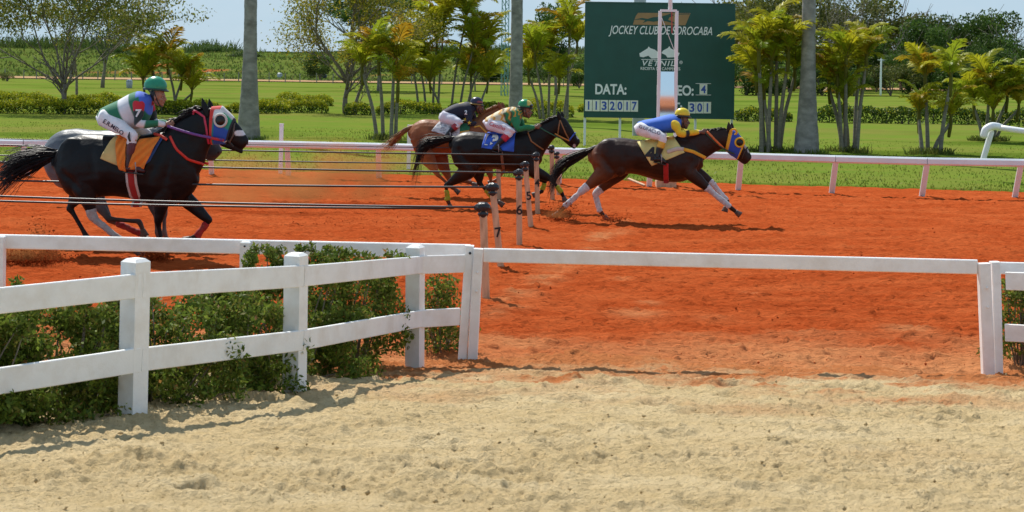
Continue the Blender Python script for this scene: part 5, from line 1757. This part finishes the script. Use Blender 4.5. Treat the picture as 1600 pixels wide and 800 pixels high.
rein(frA, (1100, 205), (1152, 241), hoA, (.02, .06, .03), sag=.06)
rein(frA, (1104, 205), (1130, 231), hoA, (.70, .16, .03), ym=.09, sag=.0, r=.012, name="neck_strap")
def shirtA(t, th, p): return (.035, .15, .62)
def sleeveA(t, th, p):
    if .60 < t < .66: return (.02, .02, .02)
    if t > .93: return (.25, .2, .55)
    return (.80, .55, .02)
jA = dict(hip=(1004, 201), knee=(1037, 214), ankle=(1028, 243), toe=(1039, 251), shoulder=(1055, 194), elbow=(1063, 208), hand=(1098, 205.5), head=(1067, 190), helmet=(1066, 178.5), hr=.124,
    torso=[((997, 191), (1006, 211), .17), ((1013, 186), (1021, 208), .18), ((1036, 181.5), (1042, 208), .19), ((1052, 179), (1058, 206), .20), ((1060, 182), (1063, 198), .11)],
    shirt=shirtA, sleeve=sleeveA, boot=(.008, .008, .01), boot_top=(.75, .42, .03), top_frac=.36, hat=lambda v: (.80, .60, .02) if abs(v.z + .012) > .011 else (.02, .02, .02), peak=(.02, .02, .025), band=(.02, .02, .02), tilt=-.05, skin=(.16, .075, .045))
pA, brA, bbA, LA, shA = build_rider(frA, jA, "jockey in blue shirt with yellow sleeves and yellow helmet on the leading horse", .11)
wear_text(frA, bbA, "G.UFACLO", (1016, 202), .36, .055, -.30, mat("ink_navy", (.02, .025, .09), .7, .1, 40), brA, bold=.0)

# ---------------------------------------------------------------- dark bay horse with the blue cloth
frB = Frame(785, 326, .12)
hB = dict(
    torso=[((704, 222), (706, 240), .11), ((712, 212), (714, 262), .20), ((729, 206), (732, 270), .265), ((753, 207.5), (755, 265), .275), ((779, 209), (781, 265), .29), ((803, 206), (807, 272), .28), ((823, 203.5), (829, 276), .235), ((836, 213), (841, 261), .15)],
    neck=[((813, 205), (840, 262), .175), ((836, 197), (851, 238), .12), ((857, 188), (863, 221), .092), ((872, 181), (870, 214), .08)],
    head=[((874, 180), (868, 212), .078), ((884, 185), (877, 217), .088), ((893, 198), (886, 220), .072), ((901, 210), (893, 226), .057), ((907, 218.5), (899, 230), .050)],
    cheek=(879, 203), jaw=[((882, 216), .045), ((893, 227), .034), ((899, 231), .026)], ears=[((875, 184), (873, 173.5))],
    legs=[('h', -1, [(723, 236), (731, 268), (698, 290), (700, 312), (705, 325)], ((.36, .42, .02), .38, 1.02)),
          ('h', 1, [(728, 236), (744, 266), (748, 288), (768, 309), (784, 321)], ((.36, .42, .02), .50, .95)),
          ('f', -1, [(829, 242), (835, 266), (863, 279), (878, 298), (884, 312)], ((.36, .42, .02), .60, 1.0)),
          ('f', 1, [(827, 242), (832, 268), (851, 283), (846, 299), (833, 305)], ((.36, .42, .02), .30, .8))],
    lumps=[((725, 236), (.22, .12, .24, .13)), ((826, 240), (.15, .10, .22, .12)), ((742, 258), (.12, .10, .14, .14))],
    grooves=[((712, 226), (740, 262), .05, .028), ((752, 216), (757, 255), .05, .02), ((816, 215), (806, 255), .05, .02)], coat=(.009, .0055, .0042), hair=(.006, .005, .005), dust=.2,
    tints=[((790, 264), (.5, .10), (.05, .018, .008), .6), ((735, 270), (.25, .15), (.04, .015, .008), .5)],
    marks=[((904, 212), (.03, .05), (.6, .58, .55)), ((898, 227), (.022, .03), (.6, .58, .55))],
    eye=(885, 197), nostril=(904, 222),
    tail=[(708, 217), (692, 219), (668, 224), (654, 234), (650, 256), (644, 280)], tail_spread=.17, tail_n=170,
    mane=[(822, 203), (840, 196), (858, 187), (874, 179)], mane_len=1.1)
hoB, bvB = build_horse(frB, hB, "dark bay horse with a blue saddle cloth and lime leg wraps, third in the field")
BL = (.03, .12, .62)
drape(frB, bvB, [(760, 207), (807, 206), (806, 236), (755, 230)], M['cloth'], "saddle_cloth", hoB, lambda u, v: tuple(c * (.9 + .2 * math.sin(u * 15 + v * 11)) for c in BL), flare=.012)
wear_text(frB, bvB, "13", (771, 218), .22, .20, -.12, M['plate'], hoB, "number", .034, bold=.05)
strap(frB, bvB, [(787, 236), (789, 268)], .05, M['leather'], "girth", hoB, (.20, .10, .06), .012)
LT = (.30, .13, .04)
strap(frB, bvB, [(876, 186), (872, 212)], .022, M['leather'], "bridle", hoB, LT, .008)
strap(frB, bvB, [(876, 187), (886, 210), (891, 219)], .022, M['leather'], "bridle", hoB, LT, .008)
strap(frB, bvB, [(890, 219), (899, 207)], .026, M['leather'], "noseband", hoB, (.03, .10, .5), .010)
strap(frB, bvB, [(826, 206), (832, 220), (850, 233)], .026, M['leather'], "breast_strap", hoB, LT, .012)
rein(frB, (843, 198), (891, 220), hoB, (.02, .10, .05), sag=.02)
rein(frB, (868, 208), (890, 219), hoB, (.55, .22, .03), ym=.075, yh=.09, sag=0, name="reins")
GR = (.012, .20, .07); OR = (.62, .30, .03); CRM = (.66, .58, .40)
def shirtB(t, th, p):
    z = (t * 5.2 + .8 * abs(((th / 6.283 * 8) % 1) - .5)) % 1
    if t < .42: return CRM if (math.sin(th) < .2 and math.cos(th) > -.2 and z > .35) else (OR if z < .4 else GR)
    if z < .38: return OR
    if z < .6 and t < .75: return (.10, .06, .02)
    return GR if math.cos(th) < .6 or t > .85 else CRM
jB = dict(hip=(770, 193), knee=(802, 205), ankle=(779, 227), toe=(786, 234), shoulder=(807, 186), elbow=(813, 200), hand=(841, 198), head=(822, 174), helmet=(820.5, 164.5), hr=.126,
    torso=[((760, 184), (769, 200), .17), ((773, 176), (785, 199), .18), ((790, 169.5), (800, 200), .19), ((803, 166.5), (812, 195), .20), ((811, 170), (816, 183), .11)],
    shirt=shirtB, sleeve=lambda t, th, p: GR if t < .95 else (.3, .12, .06), boot=(.008, .008, .012), boot_top=(.55, .02, .05), top_frac=.38,
    hat=lambda v: (.70, .52, .10) if v.x > .04 and v.z > -.0 else (.012, .26, .10), peak=(.012, .02, .018), band=(.012, .02, .018), tilt=-.08, goggles=(.02, .02, .02), skin=(.22, .10, .06), breech=(.74, .72, .78))
pB, brB, bbB, LB, shB = build_rider(frB, jB, "jockey in green, orange and cream shirt with green helmet on the dark bay horse", .12)
wear_text(frB, bbB, "Castilho", (780, 196), .30, .075, -.30, mat("ink_red", (.55, .03, .06), .7, .1, 40), brB, bold=.005, shear=.3)

# ---------------------------------------------------------------- chestnut horse
frC = Frame(712, 307, .12)
def mC(p): return (639 + (p[0] - 703) * .94, 187 + (p[1] - 206) * .94)
hC = dict(
    torso=[(mC(a), mC(b), w) for a, b, w in hB['torso']],
    neck=[((742, 188), (770, 238), .175), ((757, 176), (782, 216), .12), ((770, 170), (789, 203), .092), ((781, 166), (791, 198), .08)],
    head=[((783, 166), (789, 198), .078), ((794, 172), (796, 203), .088), ((803, 184), (801, 207), .072), ((811, 196), (806, 212), .057), ((816, 205), (809, 216), .05)],
    cheek=(795, 190), jaw=[((797, 202), .045), ((806, 212), .03), ((810, 216), .024)], ears=[((783, 169), (780, 159))],
    legs=[('h', -1, [(658, 214), (669, 246), (686, 273), (705, 290), (718, 300)], None),
          ('h', 1, [(664, 214), (685, 248), (702, 285), (727, 284), (744, 290)], None),
          ('f', -1, [(757, 222), (762, 248), (768, 274), (769, 294), (776, 304)], None),
          ('f', 1, [(760, 222), (768, 247), (788, 266), (776, 281), (764, 286)], None)],
    lumps=[((660, 215), (.22, .12, .24, .13)), ((755, 220), (.15, .10, .22, .12))],
    coat=(.23, .075, .026), hair=(.26, .10, .04), dust=.2,
    tints=[((650, 200), (.3, .2), (.30, .11, .04), .5), ((690, 290), (.4, .12), (.12, .05, .03), .5)],
    eye=(795, 184), nostril=(813, 208),
    tail=[(643, 199), (632, 203), (620, 213), (611, 223), (602, 230), (588, 236)], tail_spread=.12, tail_n=120,
    mane=[(748, 184), (757, 175), (770, 168), (782, 164)])
hoC, bvC = build_horse(frC, hC, "chestnut horse on the far side, partly hidden by the dark bay horse")
drape(frC, bvC, [(687, 190), (724, 188), (722, 216), (677, 204)], M['cloth'], "saddle_cloth", hoC, lambda u, v: (.62, .61, .62) if math.sin(u * 21 + 2 * math.sin(v * 9)) * math.sin(v * 17 + u * 6) < .25 else (.30, .30, .32), flare=.012)
drape(frC, bvC, [(722, 192), (738, 192), (736, 208), (722, 212)], M['cloth'], "under_cloth", hoC, lambda u, v: (.012, .14, .06) if v < .65 else (.55, .30, .03), off=.026, both=False)
strap(frC, bvC, [(716, 212), (717, 248)], .05, M['leather'], "girth", hoC, (.10, .05, .03), .012, sides=(-1,))
rein(frC, (750, 194), (806, 206), hoC, (.62, .34, .04), sag=.05, r=.011)
strap(frC, bvC, [(744, 198), (752, 196), (768, 212)], .03, M['leather'], "breast_strap", hoC, (.60, .33, .04), .012)
strap(frC, bvC, [(785, 168), (790, 196)], .02, M['leather'], "bridle", hoC, LT, .008)
NV = (.010, .012, .030)
def sleeveC(t, th, p): return NV
jC = dict(hip=(697, 182), knee=(721, 191), ankle=(704, 208), toe=(711, 214), shoulder=(733, 175), elbow=(738, 192), hand=(749, 194), head=(748, 168), helmet=(745, 160), hr=.124,
    torso=[((692, 172), (699, 188), .165), ((704, 165.5), (712, 187), .18), ((720, 161), (727, 187), .19), ((731, 158.5), (738, 183), .20), ((738, 163), (742, 176), .11)],
    shirt=lambda t, th, p: (.50, .42, .05) if (.45 < t < .62 and math.cos(th) > .93) else NV, sleeve=sleeveC, boot=(.008, .008, .012), boot_top=(.35, .02, .03), top_frac=.34,
    hat=lambda v: (.018, .014, .05) if not (v.x > .03 and abs(v.z - .02) < .018) else (.30, .05, .05), peak=(.012, .012, .02), band=(.3, .2, .04), tilt=-.1, skin=(.17, .075, .045), breech=(.72, .70, .78))
pC, brC, bbC, LC, shC = build_rider(frC, jC, "jockey in navy shirt marked 2 with yellow stars on the chestnut horse", .12)
def sleeve_deco(fr, sh, items):
    """flat marks sewn on the near sleeve: (kind, px, py, size, material)"""
    slv = [o for o in sh.children if o.name.startswith("sleeve")][0]
    b = bvh_of(slv.data)
    for kind, px, py, s, m in items:
        if kind == 'star':
            q = fr.P(px, py); mb = MB()
            vs = [Vector((math.sin(i * math.pi / 5) * s * (1 if i % 2 == 0 else .42), 0, math.cos(i * math.pi / 5) * s * (1 if i % 2 == 0 else .42))) for i in range(10)] + [Vector()]
            P_ = []
            for v in vs:
                y, _ = surf(b, q.x + v.x, q.z + v.z, -1); P_.append(Vector((q.x + v.x, y - .006, q.z + v.z)))
            mb.add(P_, [(10, i, (i + 1) % 10) for i in range(10)]); mb.build("star", m, slv, False)
        else:
            wear_text(fr, b, kind, (px, py), None, s, 0, m, slv, "number", .014, .04)
M['star'] = mat("star_yellow", (.75, .52, .02), .7, .05, 9)
M['white_print'] = mat("white_print", (.75, .75, .76), .7, .05, 9)
sleeve_deco(frC, shC, [("2", 731, 175, .085, M['white_print']), ('star', 730, 186, .045, M['star']), ('star', 737, 191, .045, M['star'])])

# ---------------------------------------------------------------- black horse in front at the left
frD = Frame(225, 399, .12, 1.03)
RED = (.33, .012, .015)
hD = dict(
    torso=[((86, 243), (89, 272), .12), ((97, 226), (102, 300), .22), ((118, 213), (122, 312), .275), ((146, 209), (150, 310), .29), ((180, 212), (182, 307), .31), ((216, 211), (217, 313), .31), ((248, 206), (250, 322), .28), ((276, 206), (281, 318), .225), ((294, 222), (302, 300), .15)],
    neck=[((256, 206), (303, 284), .185), ((279, 189), (318, 258), .13), ((303, 175), (324, 238), .10), ((322, 168), (330, 226), .085)],
    head=[((326, 168), (328, 224), .08), ((347, 166), (337, 224), .096), ((362, 180), (350, 224), .085), ((376, 198), (363, 226), .062), ((388, 215), (376, 232), .055)],
    cheek=(343, 207), jaw=[((346, 222), .05), ((364, 229), .036), ((378, 237), .028)], ears=[((325, 176), (318, 153)), ],
    legs=[('h', -1, [(118, 246), (140, 296), (151, 340), (200, 379), (226, 397)], ((.42, .40, .39), -.30, 1.0)),
          ('h', 1, [(112, 250), (118, 296), (102, 328), (130, 374), (143, 388)], None),
          ('f', -1, [(268, 262), (260, 304), (252, 346), (257, 378), (268, 392)], None),
          ('f', 1, [(284, 264), (280, 306), (322, 345), (304, 369), (286, 376)], (RED, .18, 1.0))],
    lumps=[((120, 250), (.24, .12, .30, .14)), ((268, 258), (.17, .11, .26, .13)), ((140, 292), (.13, .10, .16, .15))],
    grooves=[((100, 262), (140, 300), .05, .03), ((150, 222), (162, 290), .05, .022), ((262, 222), (240, 290), .05, .022), ((276, 240), (262, 300), .04, .02), ((182, 290), (240, 300), .05, .012)], coat=(.0055, .0048, .0055), hair=(.006, .006, .008), dust=.12,
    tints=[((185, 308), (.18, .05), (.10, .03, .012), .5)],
    marks=[((376, 207), (.07, .035), (.62, .62, .64))],
    eye=(352, 186), nostril=(385, 223),
    tail=[(88, 241), (72, 244), (48, 252), (22, 262), (2, 278), (-24, 302)], tail_spread=.23, tail_n=340,
    mane=[(262, 201), (280, 187), (302, 173), (322, 165)], mane_len=1.5, mane_n=220)
hoD, bvD = build_horse(frD, hD, "black horse nearest the viewer with a red, white, green and blue hood")
CRE = (.66, .45, .16); ORG = (.80, .20, .012)
drape(frD, bvD, [(183, 212), (222, 211), (222, 266), (170, 246)], M['cloth'], "saddle_cloth", hoD, lambda u, v: tuple(c * (.95 + .06 * math.sin(u * 9 + v * 7)) for c in CRE), off=.016, flare=.012)
drape(frD, bvD, [(188, 210), (207, 210), (211, 266), (200, 262)], M['cloth'], "orange_strip", hoD, lambda u, v: tuple(c * (.85 + .3 * math.sin(u * 5 + v * 9) ** 2) for c in ORG), off=.045, ripple=.015, both=False)
drape(frD, bvD, [(226, 216), (258, 212), (238, 263), (215, 262)], M['cloth'], "orange_cloth", hoD, lambda u, v: tuple(c * (.85 + .25 * math.sin(u * 6 + v * 8) ** 2) for c in ORG), off=.055, ripple=.018, both=False)
drape(frD, bvD, [(238, 216), (262, 213), (246, 250), (236, 258)], M['cloth'], "under_cloth", hoD, lambda u, v: (.02, .07, .22), off=.022, both=False)
strap(frD, bvD, [(217.5, 260), (219, 322)], .15, M['cloth'], "girth_edge", hoD, (.60, .50, .46), .016)
strap(frD, bvD, [(217.5, 258), (219, 322)], .085, M['cloth'], "girth", hoD, (.36, .014, .012), .024)
strap(frD, bvD, [(271, 212), (283, 232), (300, 248), (322, 256)], .036, M['leather'], "breast_strap", hoD, (.62, .03, .015), .014)
strap(frD, bvD, [(243, 208), (256, 211), (268, 217)], .04, M['leather'], "neck_loop", hoD, (.60, .04, .015), .03)
def hoodD(t, th, p):
    c, s = math.cos(th), math.sin(th)
    if t < .13: return (.62, .04, .03)
    if t > .93: return (.02, .02, .03)
    if c > .80: return (.62, .60, .60) if t > .35 else (.60, .03, .03)
    if c > .35: return (.66, .66, .66) if t < .52 else (.03, .36, .17)
    if t < .24: return (.02, .22, .20)
    return (.02, .09, .46) if c < .1 or t < .7 else (.03, .30, .20)
ho = head_cover(frD, hD, hoD, .06, .60, hoodD)
eye_cup(frD, bvD, (349, 187), .078, (.62, .60, .56), ho)
strap(frD, bvD, [(360, 222), (367, 210), (368, 192)], .022, M['leather'], "bridle", hoD, (.10, .07, .05), .010)
strap(frD, bvD, [(352, 216), (358, 219), (366, 228)], .03, M['leather'], "noseband", hoD, (.02, .02, .02), .010)
mb = MB(); q = frD.P(353, 217)
for sg in (-1, 1):
    y, _ = surf(bvD, q.x, q.z, sg); mb.torus((q.x, y + sg * .012, q.z), .032, .007, 16, 6, Matrix.Rotation(math.radians(90), 3, 'X'), (.5, .5, .52))
mb.build("bit_ring", M['leather'], hoD)
rein(frD, (268, 196), (352, 217), hoD, (.16, .05, .25), yh=.16, ym=.12, sag=.015, r=.012)
rein(frD, (322, 211), (353, 218), hoD, (.50, .03, .04), ym=.10, yh=.115, sag=0, r=.012)
strap(frD, bvD, [(303, 178), (306, 172), (322, 182), (326, 200), (328, 224)], .03, M['leather'], "bridle", hoD, (.55, .03, .08), .012)
GRN = (.015, .17, .085); BLU = (.06, .14, .62)
def shirtD(t, th, p):
    if t > .80: return BLU
    if t > .60: return GRN if math.cos(th) < .55 or t < .70 else BLU
    if .36 < t < .53: return (.68, .68, .72)
    return GRN
def sleeveD(t, th, p):
    if t < .12: return BLU
    if t < .30: return (.55, .015, .03)
    if t < .48: return (.018, .03, .03)
    if t < .60: return (.66, .66, .69)
    if t < .80: return GRN
    return (.72, .72, .74)
jD = dict(hip=(171, 184), knee=(219, 212), ankle=(214, 256), toe=(236, 264), shoulder=(224, 162), elbow=(226, 192), hand=(266, 193.5), head=(247, 152), helmet=(243, 134.5), hr=.150,
    torso=[((158, 171), (174, 199), .185), ((177, 160), (198, 203), .195), ((200, 148.5), (220, 199), .205), ((218, 142), (234, 182), .215), ((230, 147), (238, 166), .12)],
    shirt=shirtD, sleeve=sleeveD, boot=(.055, .012, .014), boot_top=(.10, .012, .02), top_frac=.5, hat=lambda v: (.012, .26, .14), peak=(.015, .03, .025), band=(.012, .05, .035), tilt=-.06, skin=(.33, .16, .10), collar=(.30, .015, .03))
pD, brD, bbD, LD, shD = build_rider(frD, jD, "jockey in green helmet and striped green, white, blue and red shirt on the black horse", .12)
wear_text(frD, bbD, "E.R.MELO", (188, 197.5), .34, .062, -.50, mat("ink_dark_navy", (.02, .022, .06), .7, .1, 40), brD, bold=.008, shear=.2)
sleeve_deco(frD, shD, [("7", 227, 176, .10, M['white_print'])])
mb = MB(); a = LD[-1]['knee']; mb.chain([(a + Vector((-.01, -.075, -.06)), .012, .004), (a + Vector((-.03, -.078, .0)), .018, .005), (a + Vector((-.02, -.07, .06)), .004, .003)], n=6, sub=2, col=(.02, .02, .02)); mb.build("boot_tab", M['leather'], pD)
# whip in the near hand
mb = MB(); a = LD[-1]['hand']; mb.chain([(a + Vector((.04, 0, .06)), .008), (a + Vector((-.02, 0, -.05)), .007), (a + Vector((-.16, -.06, -.26)), .004)], n=6, sub=2, col=(.015, .012, .012))
o = mb.build("whip", M['leather'], None, True); o.location = frD.pos; o.rotation_euler = (0, 0, -.12); tag(o, "short dark whip held in the green sleeved jockey's near hand", "whip")

# ---------------------------------------------------------------- grey horse hidden behind the black one
frE = Frame(210, 381, .12, 1.03)
def mE(p): return (64 + (p[0] - 83) * .918, 201.5 + (p[1] - 209) * .918)
hE = dict(
    torso=[(mE(a), mE(b), w) for a, b, w in hD['torso']],
    neck=[((228, 207), (270, 276), .18), ((250, 196), (286, 256), .125), ((272, 190), (296, 242), .098), ((291, 190), (302, 236), .082)],
    head=[((294, 190), (300, 236), .078), ((312, 192), (303, 241), .092), ((325, 205), (312, 245), .082), ((337, 219), (322, 247), .062), ((347, 232), (334, 247), .055)],
    cheek=(308, 224), jaw=[((311, 238), .045), ((325, 245), .036), ((336, 247), .028)], ears=[((294, 196), (290, 178))],
    legs=[('h', -1, [(100, 242), (138, 290), (176, 341), (222, 345), (231, 366)], None),
          ('h', 1, [(96, 245), (134, 296), (166, 346), (214, 366), (232, 378)], (RED, .25, 1.0)),
          ('f', -1, [(236, 258), (236, 292), (248, 332), (250, 362), (254, 376)], None),
          ('f', 1, [(240, 258), (242, 296), (252, 336), (253, 364), (258, 378)], None)],
    coat=(.115, .125, .14), hair=(.010, .010, .012), dust=.75,
    tints=[((330, 235), (.35, .25), (.028, .026, .028), .95), ((200, 345), (.5, .22), (.045, .028, .018), .9)],
    marks=[], eye=(317, 212), nostril=(342, 237),
    tail=[(71, 236), (58, 236), (42, 242), (26, 250), (10, 262), (-4, 272)], tail_spread=.16, tail_n=140,
    mane=[(240, 200), (255, 193), (272, 187), (291, 186)])
hoE, bvE = build_horse(frE, hE, "grey horse hidden behind the black one, only its rump, muzzle and muddy legs showing")
strap(frE, bvE, [(318, 244), (324, 228), (332, 214)], .022, M['leather'], "bridle", hoE, (.03, .02, .02), .010)

# ================================================================== FLYING DIRT
def spray(px, py, n, spread, depth, size, label, z0=None, rise=1.0, name="flying_dirt"):
    """lumps and grains of red soil thrown up by hooves, centred at a photo point on the ground"""
    g = on_ground(px, py)
    x = rng.normal(size=n) * spread[0]; z = np.abs(rng.normal(size=n)) * spread[1]
    x = x - rise * z * .5
    y = rng.normal(size=n) * .12
    P = np.stack([g.x + x, g.y + y, .01 + z], 1)
    S = size * .40 * (.25 + 1.9 * rng.uniform(0, 1, n) ** 6)
    return chips(name, P, S, M['dirt'], label, "thrown dirt")
spray(872, 345, 2600, (.16, .15), .1, .016, "burst of red soil thrown up by the leading horse's near hind hoof", rise=-.9)
spray(960, 347, 1300, (.12, .06), .1, .015, "little heap of soil kicked up by the leading horse's other hind hoof")
spray(42, 413, 9000, (.26, .11), .1, .016, "large bowl of red soil flung up behind the black horse")
spray(84, 408, 3000, (.06, .20), .1, .017, "clump of soil flying up at the right end of the large burst behind the black horse")
spray(246, 407, 3200, (.08, .07), .1, .017, "ball of soil thrown up by the black horse's hind hoof")
spray(700, 328, 800, (.30, .20), .1, .010, "scattered clods behind the dark bay horse's hind hooves")
spray(560, 330, 900, (.80, .30), .1, .011, "loose clods hanging in the air over the track left of the cables' middle")
spray(545, 352, 600, (.7, .07), .1, .012, "low scatter of clods along the track below the dust")
spray(330, 300, 500, (1.6, .15), .1, .011, "thin scatter of clods far along the track beside the rail")
spray(690, 364, 420, (.45, .08), .1, .011, "scatter of clods left of the near lane poles")
def dust(px, py, size, dens, label, z):
    g = on_ground(px, py)
    m = bpy.data.materials.new("dust"); m.use_nodes = True
    N, L = m.node_tree.nodes, m.node_tree.links
    N.remove(N["Principled BSDF"])
    v = N.new("ShaderNodeVolumePrincipled"); v.inputs['Color'].default_value = (.80, .30, .10, 1); v.inputs['Anisotropy'].default_value = .2
    tcn = N.new("ShaderNodeTexCoord"); nn = N.new("ShaderNodeTexNoise"); nn.inputs['Scale'].default_value = 1.5; nn.inputs['Detail'].default_value = 5
    ln = N.new("ShaderNodeVectorMath"); ln.operation = 'LENGTH'
    dv = N.new("ShaderNodeVectorMath"); dv.operation = 'DIVIDE'; dv.inputs[1].default_value = size
    L.new(tcn.outputs['Object'], dv.inputs[0]); L.new(dv.outputs[0], ln.inputs[0]); L.new(tcn.outputs['Object'], nn.inputs['Vector'])
    fo_ = N.new("ShaderNodeMapRange"); fo_.inputs['From Min'].default_value = 1.0; fo_.inputs['From Max'].default_value = .1; L.new(ln.outputs['Value'], fo_.inputs['Value'])
    nr = N.new("ShaderNodeMapRange"); nr.inputs['From Min'].default_value = .46; nr.inputs['From Max'].default_value = .66; nr.inputs['To Max'].default_value = dens; L.new(nn.outputs['Fac'], nr.inputs['Value'])
    mu = N.new("ShaderNodeMath"); mu.operation = 'MULTIPLY'; L.new(fo_.outputs['Result'], mu.inputs[0]); L.new(nr.outputs['Result'], mu.inputs[1])
    L.new(mu.outputs[0], v.inputs['Density']); L.new(v.outputs[0], N["Material Output"].inputs['Volume'])
    mb = MB(); mb.ball((0, 0, 0), size, 18, 10)
    mb.v = [(x, y, max(zz, -z + .07)) for x, y, zz in mb.v]
    o = mb.build("dust", m, None, True, Vector((g.x, g.y, z))); tag(o, label, "dust", kind="stuff")
dust(500, 318, (2.3, .9, .80), 3.6, "thin cloud of orange dust hanging over the track behind the chestnut horse", .45)
dust(395, 330, (1.9, .8, .65), 2.2, "fainter dust drifting further left over the track", .35)
dust(874, 346, (.34, .3, .24), 4.5, "small orange dust puff at the leading horse's near hind hoof", .14)
dust(40, 412, (.62, .4, .36), 9.0, "haze of dust round the soil burst behind the black horse", .18)
